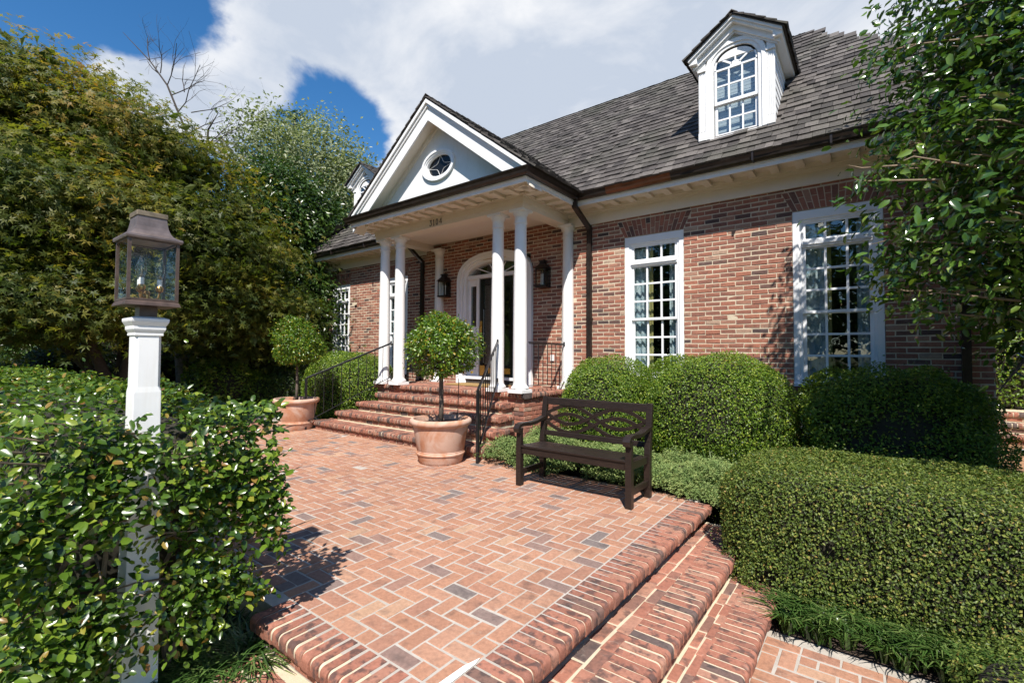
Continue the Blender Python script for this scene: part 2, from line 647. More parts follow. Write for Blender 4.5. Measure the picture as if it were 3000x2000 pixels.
class Bricks:
    """A field of bricks: the nearest ones become objects that share a few meshes, the rest one joined mesh."""

    def __init__(self, axes, la, lb, ch=0.005, depth=0.035, rough=0.0025, variants=6, mat_o=None, mat_a=None, seed=1):
        self.A, self.B, self.C = [np.array(v, float) for v in axes]
        self.la, self.lb, self.rough = la, lb, rough
        self.T, self.F = brick_template(ch, depth, la, lb)
        r = np.random.default_rng(seed)
        self.r = r
        self.mat_o, self.mat_a = mat_o, mat_a
        self.flip = np.dot(np.cross(self.A, self.B), self.C) < 0
        if self.flip:
            self.F = self.F[:, ::-1].copy()
        self.meshes = []
        for i in range(variants):
            V = self.jit(1)[0]
            self.meshes.append(fast_mesh('brick', V @ np.array([self.A, self.B, self.C]), self.F, mat_o))
        self.items = []

    def jit(self, n):
        J = np.repeat(self.T[None], n, 0).copy()
        s = self.rough
        corner = self.r.normal(0, s, (n, 4, 2))
        for ring in range(3):
            J[:, ring * 4:ring * 4 + 4, :2] += corner * (1.0 if ring else 1.3)
        J[:, 0:4, 2] += self.r.normal(0, s * 0.35, (n, 4)) + self.r.normal(0, s * 0.5, (n, 1))
        return J

    def add(self, c, la=None, lb=None):
        self.items.append((tuple(c), (la or self.la) / self.la, (lb or self.lb) / self.lb))

    def finish(self, parent, name='brick', limit=300, stuff_name='brickwork', vis=None, rest=True):
        if not self.items:
            return
        sc = []
        for i, (c, sa, sb) in enumerate(self.items):
            x, y, z = proj(c)
            ok = -30 < x < 3030 and -30 < y < 2030 and z > 0.2 and (vis is None or vis(c))
            sc.append((0 if ok else 1, (Vector(c) - CAM).length / math.sqrt(sa * sb), i))
        sc.sort()
        single = [i for f, d, i in sc[:limit] if f == 0 or len(self.items) <= limit]
        sset = set(single)
        for i in single:
            c, sa, sb = self.items[i]
            s = np.abs(self.A) * sa + np.abs(self.B) * sb + np.abs(self.C)
            place(name, self.meshes[int(self.r.integers(len(self.meshes)))], parent, c, scale=tuple(s))
        restl = [it for i, it in enumerate(self.items) if i not in sset]
        if restl and rest:
            n = len(restl)
            J = self.jit(n)
            J[:, :, 0] *= np.array([it[1] for it in restl])[:, None]
            J[:, :, 1] *= np.array([it[2] for it in restl])[:, None]
            Cn = np.array([it[0] for it in restl])
            V = J @ np.array([self.A, self.B, self.C]) + Cn[:, None, :]
            F = (self.F[None] + (np.arange(n) * 12)[:, None, None]).reshape(-1, 4)
            tone = np.repeat(self.r.random(n), len(self.F))
            o = fast_obj(stuff_name, V.reshape(-1, 3), F, self.mat_a, parent, (0, 0, 0), tone)
            if n > 1:
                o['kind'] = 'stuff'


AX_TOP_X = ((1, 0, 0), (0, 1, 0), (0, 0, 1))
AX_TOP_Y = ((0, 1, 0), (1, 0, 0), (0, 0, 1))
AX_FRONT = ((1, 0, 0), (0, 0, 1), (0, -1, 0))      # faces -Y
AX_RIGHT = ((0, 1, 0), (0, 0, 1), (1, 0, 0))       # faces +X
AX_LEFT = ((0, 1, 0), (0, 0, 1), (-1, 0, 0))       # faces -X

# bullnose bricks: profile (out, z), out = 0 at the back
def nose_profile(L, h=0.086, r=0.04):
    p = [(0.0, -h + 0.012), (0.0, -0.003), (0.003, 0.0)]
    r = 0.025
    p.append((L - r - 0.006, 0.0))
    for k in range(0, 6):
        a = math.pi / 2 * (1 - k / 5)
        p.append((L - r + r * math.cos(a), -r + r * math.sin(a)))
    p += [(L, -h + 0.026), (L - 0.006, -h + 0.010), (L - 0.022, -h)]
    return p


def nose_meshes(direction, L, width, n=5, seed=3):
    """direction: '+x' or '-y' etc., the way the rounded end points."""
    out = []
    r = np.random.default_rng(seed)
    for i in range(n):
        prof = nose_profile(L + r.normal(0, 0.002))
        w = width / 2 + r.normal(0, 0.0015)
        dz = r.normal(0, 0.0015)
        b = MB()
        if direction[1] == 'x':
            s = 1 if direction[0] == '+' else -1
            b.prism([(s * o, z + dz) for o, z in prof], -w, w, 'y')
        else:
            s = 1 if direction[0] == '+' else -1
            b.prism([(s * o, z + dz) for o, z in prof], -w, w, 'x')
        out.append(b.mesh('edge_brick', M['nose_o'], True, 40))
    return out


NOSE_PX = nose_meshes('+x', 0.232, 0.055)
NOSE_MX = nose_meshes('-x', 0.232, 0.055)
NOSE_MY = nose_meshes('-y', 0.210, 0.055)
PITCH_B = 0.0677


def row_noses(meshes, parent, p0, p1, pitch=PITCH_B, name='edge_brick'):
    p0, p1 = Vector(p0), Vector(p1)
    dirn = {id(NOSE_PX): ('x', 1, .232), id(NOSE_MX): ('x', -1, .232), id(NOSE_MY): ('y', -1, .210)}[id(meshes)]
    prof = [(0, -.08)] + [(o - (.0075 if o > .1 else 0), z - (.005 if z > -.041 else -.006)) for o, z in nose_profile(dirn[2])[1:]]
    bb = MB()
    mid = (p0 + p1) / 2
    ln = (p1 - p0).length / 2 - .012
    bb.prism([(dirn[1] * o, z) for o, z in prof], -ln, ln, 'y' if dirn[0] == 'x' else 'x')
    bb.build('mortar_joint', M['mortar_step'], parent, mid, smooth=True, angle=40)
    n = max(1, round((p1 - p0).length / pitch))
    for i in range(n):
        q = p0.lerp(p1, (i + 0.5) / n)
        s = (p1 - p0).length / n / pitch
        sc = (s, 1, 1) if abs((p1 - p0).x) > abs((p1 - p0).y) else (1, s, 1)
        place(name, random.choice(meshes), parent, q, rot=(random.gauss(0, .006), random.gauss(0, .006), random.gauss(0, .008)), scale=sc)


# ------------------------------------------------------------------ ground
def ground_material():
    t = NT('garden_ground')
    n = t.noise(0.35, 5.0, 0.6)
    n2 = t.noise(30.0, 8.0, 0.7)
    soil = t.ramp(n2, [(0.3, (0.035, 0.022, 0.014)), (0.7, (0.11, 0.07, 0.045))])
    grass = t.ramp(n2, [(0.3, (0.025, 0.045, 0.012)), (0.7, (0.07, 0.11, 0.03))])
    c = t.mixc(t.ramp(n, [(0.42, 0.0), (0.55, 1.0)]), soil, grass)
    return t.done(t.principled(c, 0.95, t.bump(n2, 1.0, 0.02), spec=0.1))


M['ground'] = ground_material()
b = MB()
b.add([(-500, -500, -0.5), (500, -500, -0.5), (500, 500, -0.5), (-500, 500, -0.5)], [(0, 1, 2, 3)])
tag(b.build('ground', M['ground']), kind='structure')
# planting bed: a soil sheet level with the terrace, sloping down to the walk on the right
xs = [-60, -12, -3.7, -1.3, -0.58, 1.6, 5.0, 40]
ys = [-6.0, -3.6, -2.45, -1.6, 0.0, 4.0, 30.0]


def bed_z(x, y):
    if x < -1.25 and y < -2.4:
        return -0.17
    if x > -1.3:
        t = min(1, max(0, (y + 3.7) / 2.0))
        return -0.47 + 0.40 * t
    return -0.03


gv, gf = [], []
for y in ys:
    for x in xs:
        gv.append((x, y, bed_z(x, y)))
for j in range(len(ys) - 1):
    for i in range(len(xs) - 1):
        if xs[i] >= -1.31 and ys[j + 1] <= -3.59:
            continue
        if -1.31 <= xs[i] < -0.6 and ys[j + 1] <= -2.44:
            continue
        k = j * len(xs) + i
        gf.append((k, k + 1, k + len(xs) + 1, k + len(xs)))
tag(MB().add(gv, gf).build('planting_bed', M['soil']), kind='structure')

# ------------------------------------------------------------------ terrace
XJ, XN = -1.432, -1.200          # joint and nose of the right edge
YJ, YN = -5.838, -6.045          # joint and nose of the front edge
YB = -2.50                       # back edge behind the bench
terrace = tag(MB().box(-11.2, XJ + 0.10, YJ - 0.10, YB, -0.17, -0.0030).box(-11.2, -3.72, YB, -1.2, -0.17, -0.0031)
              .box(XJ + 0.10, -1.264, YJ - 0.10, YB - 0.06, -0.17, -0.014).box(-2.62, -1.264, YN + 0.04, YJ - 0.10, -0.17, -0.014)
              .build('terrace', M['mortar_pave']), kind='structure')
W = 0.1006
px_ = Bricks(AX_TOP_X, 2 * W - 0.012, W - 0.012, 0.003, 0.03, 0.0016, 8, M['pave_o'], M['pave_a'], 21)
py_ = Bricks(AX_TOP_Y, 2 * W - 0.012, W - 0.012, 0.003, 0.03, 0.0016, 8, M['pave_o'], M['pave_a'], 22)


def clip_add(B, x0, x1, y0, y1, axis, lims):
    g = 0.0062
    X0, X1, Y0, Y1 = lims
    x0, x1, y0, y1 = max(x0, X0), min(x1, X1), max(y0, Y0), min(y1, Y1)
    if x1 - x0 < 0.035 or y1 - y0 < 0.035:
        return
    a, bb = (x1 - x0 - 2 * g, y1 - y0 - 2 * g)
    z = random.gauss(0, 0.0009)
    if axis == 'x':
        B.add(((x0 + x1) / 2, (y0 + y1) / 2, z), a, bb)
    else:
        B.add(((x0 + x1) / 2, (y0 + y1) / 2, z), bb, a)


def herringbone(lims, ox, oy, keep=None):
    X0, X1, Y0, Y1 = lims
    i0, i1 = int((X0 - ox) / W) - 2, int((X1 - ox) / W) + 2
    j0, j1 = int((Y0 - oy) / W) - 2, int((Y1 - oy) / W) + 2
    for i in range(i0, i1):
        for j in range(j0, j1):
            k = (i - j) % 4
            x, y = ox + i * W, oy + j * W
            if keep and not keep(x, y):
                continue
            if k == 0:
                clip_add(px_, x, x + 2 * W, y, y + W, 'x', lims)
            elif k == 2:
                clip_add(py_, x, x + W, y - W, y + W, 'y', lims)


herringbone((-10.6, XJ, YJ, YB - 0.115), XJ, YJ)
herringbone((-9.6, -3.75, YB - 0.115, -2.2), XJ, YJ, lambda x, y: not (-8.1 < x < -4.1 and y > -2.5))
# border of soldier bricks along the planting behind the bench
nb = int((XJ + 3.72) / PITCH_B / 1.5)
for i in range(nb):
    x = XJ - (i + 0.5) * (XJ + 3.72) / nb
    py_.add((x, YB - 0.062, 0.001), 0.105, (XJ + 3.72) / nb - 0.012)
sees = lambda c: not (c[0] < -2.3 - 0.75 * (c[1] + 6.0) and c[1] < -4.6)
px_.finish(terrace, 'brick', 165, 'brickwork', sees)
py_.finish(terrace, 'brick', 135, 'brickwork', sees)
row_noses(NOSE_PX, terrace, (XJ + 0.004, YJ + 0.01, 0), (XJ + 0.004, YB - 0.10, 0))
row_noses(NOSE_MY, terrace, (-2.63, YJ - 0.004, 0), (XJ - 0.02, YJ - 0.004, 0), 0.0735)
# white sealed joint at the front corner of the edging
b = MB()
b.add([(-1.470, -5.835, 0.0025), (-1.430, -5.835, 0.0025), (-1.428, -5.62, 0.0025), (-1.440, -5.57, 0.0025), (-1.462, -5.66, 0.0025)], [(0, 1, 2, 3, 4)])
b.build('joint_filler', simple_mat('white_joint_filler', (0.80, 0.79, 0.76), 0.7, var=0.08, vscale=30), terrace)

# ------------------------------------------------------------------ steps down from the terrace to the walk
R1 = 0.155
gsteps = thing('garden_steps', 'brick garden steps with rounded bullnose edges down the right side of the terrace', 'steps', (-0.9, -4.5, -3 * R1))
MB().box(-1.262, -0.892, -7.4, -2.62, -0.46, -R1 - 0.0055).box(-0.9, -0.60, -7.4, -2.70, -0.46, -2 * R1 - 0.0055)\
    .box(-2.50, -1.2, -6.50, -6.0, -0.46, -R1 - 0.0056).build('mortar_bed', M['mortar_step'], gsteps)
tread = Bricks(AX_TOP_Y, 0.188, 0.072, 0.006, 0.03, 0.003, 6, M['tread_o'], M['tread_o'], 31)
for xr, z, y1 in ((-1.205, -R1, -2.66), (-1.122, -R1, -2.66), (-0.852 + 0.0, -2 * R1, -2.75), (-0.795, -2 * R1, -2.75)):
    y = y1
    off = random.random() * 0.1
    y -= off * 0.5
    while y > -6.6:
        L = 0.188 * random.choice((1, 1, 1, 1, 0.55, 0.8))
        wd = 0.072 if z > -0.2 else 0.050
        tread.add((xr + random.gauss(0, 0.003), y - L / 2, z + random.gauss(0, 0.0015)), L, wd)
        y -= L + 0.013
treadx = Bricks(AX_TOP_X, 0.188, 0.088, 0.006, 0.03, 0.003, 6, M['tread_o'], M['tread_o'], 32)
for yr in (-6.115, -6.215):
    x = -1.35
    while x > -2.4:
        treadx.add((x - 0.094, yr + random.gauss(0, 0.003), -R1 + random.gauss(0, 0.0015)))
        x -= 0.203
tread.finish(gsteps, 'tread_brick', 300)
treadx.finish(gsteps, 'tread_brick', 300)
row_noses(NOSE_PX, gsteps, (-1.088, -6.3, -R1), (-1.088, -2.68, -R1))
row_noses(NOSE_PX, gsteps, (-0.785, -6.3, -2 * R1), (-0.785, -2.75, -2 * R1))
riser = Bricks(AX_RIGHT, 0.19, 0.052, 0.004, 0.03, 0.002, 5, M['brick_o'], M['brick_a'], 33)
for xf, zt, y1 in ((-1.257, 0.0, -2.66), (-0.889, -R1, -2.7), (-0.597, -2 * R1, -3.2)):
    y = y1
    while y > -6.4:
        L = 0.19 * random.choice((1, 1, 1, 0.5))
        riser.add((xf, y - L / 2, zt - 0.092 - 0.034), L, 0.050)
        y -= L + 0.011
riser.finish(gsteps, 'riser_brick', 300)
riserf = Bricks(AX_FRONT, 0.19, 0.052, 0.004, 0.03, 0.002, 5, M['brick_o'], M['brick_a'], 34)
x = -1.26
while x > -2.5:
    riserf.add((x - 0.095, YN + 0.037, -0.126), 0.19, 0.05)
    x -= 0.201
riserf.finish(gsteps, 'riser_brick', 300)

# ------------------------------------------------------------------ lower walk
WZ = -3 * R1
walk = tag(MB().box(-0.60, 3.2, -9.5, -3.52, WZ - 0.06, WZ - 0.003).box(-3.2, -0.60, -9.5, -6.45, WZ - 0.06, WZ - 0.0031)
           .build('walk', M['mortar_pave']), kind='structure')
wx = Bricks(AX_TOP_X, 2 * W - 0.011, W - 0.011, 0.004, 0.03, 0.0018, 6, M['pave_o'], M['pave_a'], 41)
wy = Bricks(AX_TOP_Y, 2 * W - 0.011, W - 0.011, 0.004, 0.03, 0.0018, 6, M['pave_o'], M['pave_a'], 42)
px_s, py_s = px_, py_
px_, py_ = wx, wy
herringbone((-0.585, 2.6, -5.6, -3.775), -0.585, -3.775)
for it in (wx, wy):
    it.items = [((c[0], c[1], c[2] + WZ), a, bb) for c, a, bb in it.items]
for i in range(14):
    wx.add((-0.585 + (i + 0.5) * 0.205, -3.72, WZ + 0.001), 0.19, 0.088)
wx.finish(walk, 'brick', 80, 'brickwork')
wy.finish(walk, 'brick', 80, 'brickwork')

# ------------------------------------------------------------------ porch platform and steps
RP = 0.156
PF = 5 * RP - 0.004               # porch floor height
psteps = thing('porch_steps', 'brick porch platform with flight of rounded brick steps up to the front door', 'steps', (-6.05, -2.5, 0))
TREADS = [(1, -8.15, -3.98, -2.58), (2, -7.98, -4.13, -2.245), (3, -7.81, -4.30, -1.915), (4, -7.64, -4.48, -1.60), (5, -8.02, -4.255, -1.335)]
core = MB()
for k, xl, xr, yn in TREADS:
    core.box(xl + 0.047, xr - 0.047, yn + 0.047, 0.02 if k == 5 else yn + 0.43, (k - 1) * RP - 0.03, k * RP - 0.012 - (0.004 if k == 5 else 0))
core.build('mortar_bed', M['mortar_step'], psteps)
pr = Bricks(AX_FRONT, 0.165, 0.056, 0.004, 0.03, 0.002, 5, M['brick_o'], M['brick_a'], 51)
prr = Bricks(AX_RIGHT, 0.19, 0.056, 0.005, 0.03, 0.0025, 5, M['brick_o'], M['brick_a'], 52)
ptx = Bricks(AX_TOP_X, 0.19, 0.09, 0.004, 0.03, 0.002, 5, M['tread_o'], M['tread_o'], 53)
for k, xl, xr, yn in TREADS:
    z = k * RP - (0.004 if k == 5 else 0)
    row_noses(NOSE_MY, psteps, (xl + 0.003, yn + 0.210, z), (xr - 0.003, yn + 0.210, z))
    ylen = 0.17 if k < 5 else 1.16
    row_noses(NOSE_PX, psteps, (xr - 0.232, yn + 0.213, z), (xr - 0.232, yn + 0.213 + ylen, z))
    row_noses(NOSE_MX, psteps, (xl + 0.232, yn + 0.213, z), (xl + 0.232, yn + 0.213 + ylen, z))
    if k < 5:
        x = xl + 0.26
        while x < xr - 0.3:
            ptx.add((x + 0.095, yn + 0.262, z), 0.19, 0.085)
            x += 0.2
    if k == 5:
        rows = int((z - 0.092) / PITCH_B)
    x = xl + 0.05
    while x < xr - 0.06:
        L = min(0.165, xr - 0.05 - x)
        if L > 0.03:
            pr.add((x + L / 2, yn + 0.041, z - 0.092 - 0.032), L, 0.056)
        x += L + 0.011
    if k < 5:
        yq = yn + 0.05
        while yq < yn + 0.36:
            prr.add((xr - 0.041, yq + 0.08, z - 0.092 - 0.032), 0.155, 0.056)
            yq += 0.167
# right flank of the platform, and its short front beside the steps
for r in range(9):
    z = PF - 0.092 - 0.033 - 0.066 * r
    if z < 0.02:
        break
    y = -1.29 + (0.1 if r % 2 else 0)
    if r % 2:
        prr.add((-4.296, -1.245, z), 0.09, 0.056)
    while y < -0.05:
        L = min(0.19, -0.03 - y)
        prr.add((-4.296 + random.gauss(0, .002), y + L / 2 + (0.0 if not r % 2 else 0.0), z), L, 0.056)
        y += L + 0.011
    if r > 0:
        x = -4.305 - (0.1 if r % 2 == 0 else 0)
        if r % 2 == 0:
            pr.add((-4.35, -1.294, z), 0.09, 0.056)
        while x > -4.66:
            pr.add((x - 0.095, -1.294 + random.gauss(0, .002), z), 0.19, 0.056)
            x -= 0.2
yy = -1.08
while yy < -0.02:
    x = -7.7 + (0.1 if int(yy * 10) % 2 else 0)
    while x < -4.5:
        ptx.add((x + 0.095, yy, PF), 0.19, 0.088)
        x += 0.2
    yy += 0.1
pr.finish(psteps, 'riser_brick', 300)
prr.finish(psteps, 'flank_brick', 300)
ptx.finish(psteps, 'tread_brick', 260)

# ------------------------------------------------------------------ house: walls
house = thing('brick_house', 'red brick house with white columned porch, dormers and a cedar shingle hip roof', 'house', (-5.9, 0.0, 0.0))
XL, XR, ZB, ZT = -12.5, 1.06, -0.2, 3.90
WINS = [(-2.733, 0.0, 1.0), (-0.346, 0.0, 1.0), (-9.02, -0.09, 0.84), (-11.34, -0.09, 0.84)]   # centre x, z shift, width factor
DOOR_X = -6.0
opens = []
for xc, dz, s in WINS:
    opens.append((xc - 0.48 * s, xc + 0.48 * s, 0.925 + dz, 3.305 + dz))
opens.append((DOOR_X - 0.90, DOOR_X + 0.90, 0.5, 3.30))


def wall_cells(breaks_x, breaks_z, holes):
    cells = []
    for i in range(len(breaks_x) - 1):
        for j in range(len(breaks_z) - 1):
            cx_, cz_ = (breaks_x[i] + breaks_x[i + 1]) / 2, (breaks_z[j] + breaks_z[j + 1]) / 2
            if any(h[0] < cx_ < h[1] and h[2] < cz_ < h[3] for h in holes):
                continue
            cells.append((breaks_x[i], breaks_x[i + 1], breaks_z[j], breaks_z[j + 1]))
    return cells


bx = sorted({XL, XR, *[o[0] for o in opens], *[o[1] for o in opens]})
bz = sorted({ZB, ZT, *[o[2] for o in opens], *[o[3] for o in opens]})
wb = MB()
yf = 0.0042
for x0, x1, z0, z1 in wall_cells(bx, bz, opens):
    wb.add([(x0, yf, z0), (x1, yf, z0), (x1, yf, z1), (x0, yf, z1)], [(0, 1, 2, 3)])
for x0, x1, z0, z1 in opens:      # reveals
    wb.add([(x0, yf, z0), (x0, .2, z0), (x0, .2, z1), (x0, yf, z1)], [(0, 1, 2, 3)])
    wb.add([(x1, yf, z0), (x1, .2, z0), (x1, .2, z1), (x1, yf, z1)], [(0, 1, 2, 3)])
    wb.add([(x0, yf, z0), (x1, yf, z0), (x1, .2, z0), (x0, .2, z0)], [(0, 1, 2, 3)])
    wb.add([(x0, yf, z1), (x1, yf, z1), (x1, .2, z1), (x0, .2, z1)], [(0, 1, 2, 3)])
wb.add([(XR, yf, ZB), (XR, 6.0, ZB), (XR, 6.0, ZT), (XR, yf, ZT)], [(0, 1, 2, 3)])
wb.add([(XL, yf, ZB), (XL, 6.0, ZB), (XL, 6.0, ZT), (XL, yf, ZT)], [(0, 1, 2, 3)])
wb.add([(XL, 6.0, ZB), (XR, 6.0, ZB), (XR, 6.0, ZT), (XL, 6.0, ZT)], [(0, 1, 2, 3)])
wall = wb.build('wall', M['mortar_wall'], house)
# dark room behind the windows
rb = MB()
rb.box(XL + 0.15, XR - 0.15, 0.22, 5.8, 0.3, 3.62)
room = rb.build('interior', M['room'], house)
bm = bmesh.new(); bm.from_mesh(room.data)
fr = [f for f in bm.faces if abs(f.calc_center_median().y - 0.22) < 1e-3]
bmesh.ops.delete(bm, geom=fr, context='FACES')
bmesh.ops.reverse_faces(bm, faces=bm.faces)
bm.to_mesh(room.data); bm.free()

wbr = Bricks(AX_FRONT, 0.194, 0.0535, 0.0035, 0.03, 0.0022, 10, M['brick_o'], M['brick_a'], 61)
PB = 0.2065
for k in range(-10, 47):
    zc_ = 3.113 - k * PITCH_B - PITCH_B / 2
    if zc_ > 3.80:
        continue
    z0, z1 = zc_ - 0.029, zc_ + 0.029
    iv = [(XL, XR)]
    for (x0, x1, a, c), (xc, dz, s) in zip(opens, WINS + [(DOOR_X, 0, 1)]):
        h0, h1 = x0, x1
        top = c
        if xc != DOOR_X:
            if zc_ > c and zc_ < 3.60:       # splayed arch above
                t = (zc_ - c) / 0.27
                h0, h1 = x0 - 0.13 * t * s, x1 + 0.13 * t * s
                if zc_ > c + 0.27: continue
            elif not (a < z1 and c > z0):
                continue
        elif not (a < z1 and c > z0):
            continue
        niv = []
        for u, v in iv:
            if h1 <= u or h0 >= v:
                niv.append((u, v)); continue
            if h0 > u: niv.append((u, h0))
            if h1 < v: niv.append((h1, v))
        iv = niv
    start = -2.253 + (PB / 2 if k % 2 == 0 else 0.0)
    for u, v in iv:
        n0 = math.floor((u - start) / PB)
        n1 = math.ceil((v - start) / PB)
        for n in range(n0, n1):
            x0, x1 = max(u + 0.001, start + n * PB + 0.0058), min(v - 0.001, start + (n + 1) * PB - 0.0058)
            if x1 - x0 < 0.025:
                continue
            wbr.add(((x0 + x1) / 2, random.gauss(0, 0.0013), zc_ + random.gauss(0, 0.0008)), x1 - x0, 0.0535)


def wall_vis(c):
    x, y, z = proj(c)
    return c[0] > -4.1 and c[2] > 1.33 and x < 2560 and not (x > 2440 and 500 < y < 900)


wbr.finish(wall, 'brick', 300, 'brickwork', wall_vis)
# right end wall seen at a sliver and quoin returns
wsr = Bricks(AX_RIGHT, 0.197, 0.0575, 0.004, 0.03, 0.002, 4, M['brick_o'], M['brick_a'], 62)
for k in range(0, 50):
    zc_ = 3.113 - k * PITCH_B - PITCH_B / 2
    for n in range(0, 14):
        wsr.add((XR + 0.009, 0.02 + (n + 0.5) * PB + (PB / 2 if k % 2 else 0), zc_), 0.197, 0.0575)
wsr.finish(wall, 'brick', 0, 'brickwork')

# splayed flat arches over the windows
for xc, dz, s in WINS:
    x0, x1 = xc - 0.478 * s, xc + 0.478 * s
    zb, zt = 3.308 + dz, 3.572 + dz
    n = 15
    for i in range(n):
        def edge(t, z):
            k = (z - zb) / (zt - zb)
            return x0 - 0.125 * s * k + (x1 - x0 + 0.25 * s * k) * t
        g = 0.0055
        cut = zb + (zt - zb) * (0.36 if i % 2 else 0.66)
        for za, zz in ((zb, cut - 0.005), (cut + 0.005, zt)):
            b = MB()
            xm = (edge((i + .5) / n, (za + zz) / 2))
            poly = [(edge(i / n, za) + g - xm, za), (edge((i + 1) / n, za) - g - xm, za), (edge((i + 1) / n, zz) - g - xm, zz), (edge(i / n, zz) + g - xm, zz)]
            b.prism(poly, -0.0015 + random.gauss(0, .001), 0.03, 'y')
            b.build('arch_brick', M['brick_o'], wall, (xm, 0, 0))

# ------------------------------------------------------------------ windows
def curtain_material():
    t = NT('curtain_fabric')
    v = t.noise(5.0, 3.0, 0.5, None, 1.5)
    c = t.ramp(v, [(0.42, (0.62, 0.66, 0.68)), (0.52, (0.30, 0.40, 0.46)), (0.60, (0.62, 0.66, 0.68))])
    return t.done(t.principled(c, 0.9, spec=0.1))


M['curtain'] = curtain_material()
M['curtain_edge'] = simple_mat('yellow_curtain_lining', (0.46, 0.38, 0.14), 0.9)


def sheet(x0, x1, z0, z1, y, amp, n=14, waves=3.0):
    b = MB()
    for i in range(n + 1):
        t = i / n
        x = x0 + (x1 - x0) * t
        yy_ = y + amp * math.sin(t * waves * 2 * math.pi)
        b.v += [(x, yy_, z0), (x, yy_, z1)]
    for i in range(n):
        b.f.append((2 * i, 2 * i + 2, 2 * i + 3, 2 * i + 1))
    return b


def grid_sash(x0, x1, z0, z1, y0, y1, cols, rows, border, mun, bottom=None, top=None):
    """A glazed sash; returns its frame builder and the pane rectangles."""
    b = MB()
    bt, tp = bottom or border, top or border
    b.box(x0, x0 + border, y0, y1, z0, z1).box(x1 - border, x1, y0, y1, z0, z1)
    b.box(x0 + border, x1 - border, y0 + .001, y1 - .001, z0, z0 + bt).box(x0 + border, x1 - border, y0 + .001, y1 - .001, z1 - tp, z1)
    gx0, gx1, gz0, gz1 = x0 + border, x1 - border, z0 + bt, z1 - tp
    pw, ph = (gx1 - gx0 - (cols - 1) * mun) / cols, (gz1 - gz0 - (rows - 1) * mun) / rows
    ym = (y0 + y1) / 2
    for c in range(1, cols):
        xa = gx0 + c * pw + (c - 1) * mun
        b.prism([(xa, ym - .012), (xa + mun * .35, y0 + .004), (xa + mun * .65, y0 + .004), (xa + mun, ym - .012), (xa + mun, y1 - .004), (xa, y1 - .004)], gz0, gz1, 'z')
    for r in range(1, rows):
        za = gz0 + r * ph + (r - 1) * mun
        b.prism([(ym - .011, za), (y0 + .005, za + mun * .35), (y0 + .005, za + mun * .65), (ym - .011, za + mun), (y1 - .005, za + mun), (y1 - .005, za)], gx0, gx1, 'x')
    panes = [(gx0 + c * (pw + mun), gx0 + c * (pw + mun) + pw, gz0 + r * (ph + mun), gz0 + r * (ph + mun) + ph, ym + 0.003) for c in range(cols) for r in range(rows)]
    return b, panes


PANE_MESH = {}


def add_panes(panes, parent, org, mat=None, name='pane'):
    for x0, x1, z0, z1, y in panes:
        key = (round(x1 - x0, 3), round(z1 - z0, 3))
        if key not in PANE_MESH:
            w, h = key[0] / 2 + .004, key[1] / 2 + .004
            PANE_MESH[key] = MB().box(-w, w, -.0015, .0015, -h, h).mesh('pane', mat or M['glass'])
        place(name, PANE_MESH[key], parent, (org[0] + (x0 + x1) / 2, org[1] + y, org[2] + (z0 + z1) / 2),
              rot=(random.gauss(0, .004), 0, random.gauss(0, .004)))


def build_window(xc, dz, s):
    org = (xc, 0.0, dz)
    hw = 0.476 * s
    b = MB()
    b.box(-hw, -hw + .07, .012, .12, 1.0, 3.300).box(hw - .07, hw, .012, .12, 1.0, 3.300)
    b.box(-hw + .07, hw - .07, .0125, .12, 3.185, 3.300)
    b.box(-hw + .07, -hw + .105, .030, .12, 1.04, 3.185).box(hw - .105, hw - .07, .030, .12, 1.04, 3.185)
    b.box(-hw + .105, hw - .105, .0305, .12, 3.155, 3.185)
    b.box(-hw + .105, hw - .105, .004, .12, 2.842, 2.900)          # transom rail with drip
    b.box(-hw + .105, hw - .105, .020, .12, 2.815, 2.842)
    w = b.build('window', M['white_gloss'], house, org, bevel=0.003)
    MB().prism([(-.035, .985), (-.035, 1.02), (.03, 1.045), (.13, 1.045), (.13, .985)], -hw - .0, hw + .0, 'x').build('sill', M['white_gloss'], w, org)
    x0, x1 = -hw + .105, hw - .105
    for (za, zb_, ya, yb, rows, bt, tp) in ((2.900, 3.155, .045, .085, 1, .026, .030), (1.940, 2.815, .045, .08, 3, .037, .024), (1.045, 1.962, .082, .115, 3, .075, .03)):
        sb, panes = grid_sash(x0, x1, za, zb_, ya, yb, 3, rows, .038 * s, .028, bt, tp)
        so = sb.build('sash', M['white_gloss'], w, org)
        add_panes(panes, w, org)
    gx = hw - .14
    sheet(-gx - .06, -gx + .21 * s, 1.0, 3.12, .17, .018).build('curtain', M['curtain'], w, org, smooth=True)
    sheet(-gx + .205 * s, -gx + .275 * s, 1.0, 3.12, .175, .008, 6, 1).build('curtain_lining', M['curtain_edge'], w, org, smooth=True)
    sheet(gx - .13 * s, gx + .06, 1.0, 3.12, .17, .018).build('curtain', M['curtain'], w, org, smooth=True)
    # rowlock sill of bricks under the window
    nb_ = 12
    for i in range(nb_):
        xx = xc - hw + (i + .5) * 2 * hw / nb_
        bb = MB().prism([(-.035, .925), (-.04, .975), (.0, .984), (.05, .984), (.05, .925)], -hw / nb_ + .005, hw / nb_ - .005, 'x')
        bb.build('sill_brick', M['brick_o'], w, (xx, 0.0, dz))
    return w


for xc, dz, s in WINS:
    build_window(xc, dz, s)

# ------------------------------------------------------------------ front door with arched surround
def ell(hw, zs, rise, n=20, expo=2.3):
    pts = []
    for i in range(n + 1):
        a = math.pi - math.pi * i / n
        c, s_ = math.cos(a), math.sin(a)
        pts.append((hw * math.copysign(abs(c) ** (2 / expo), c), zs + rise * abs(s_) ** (2 / expo)))
    return pts


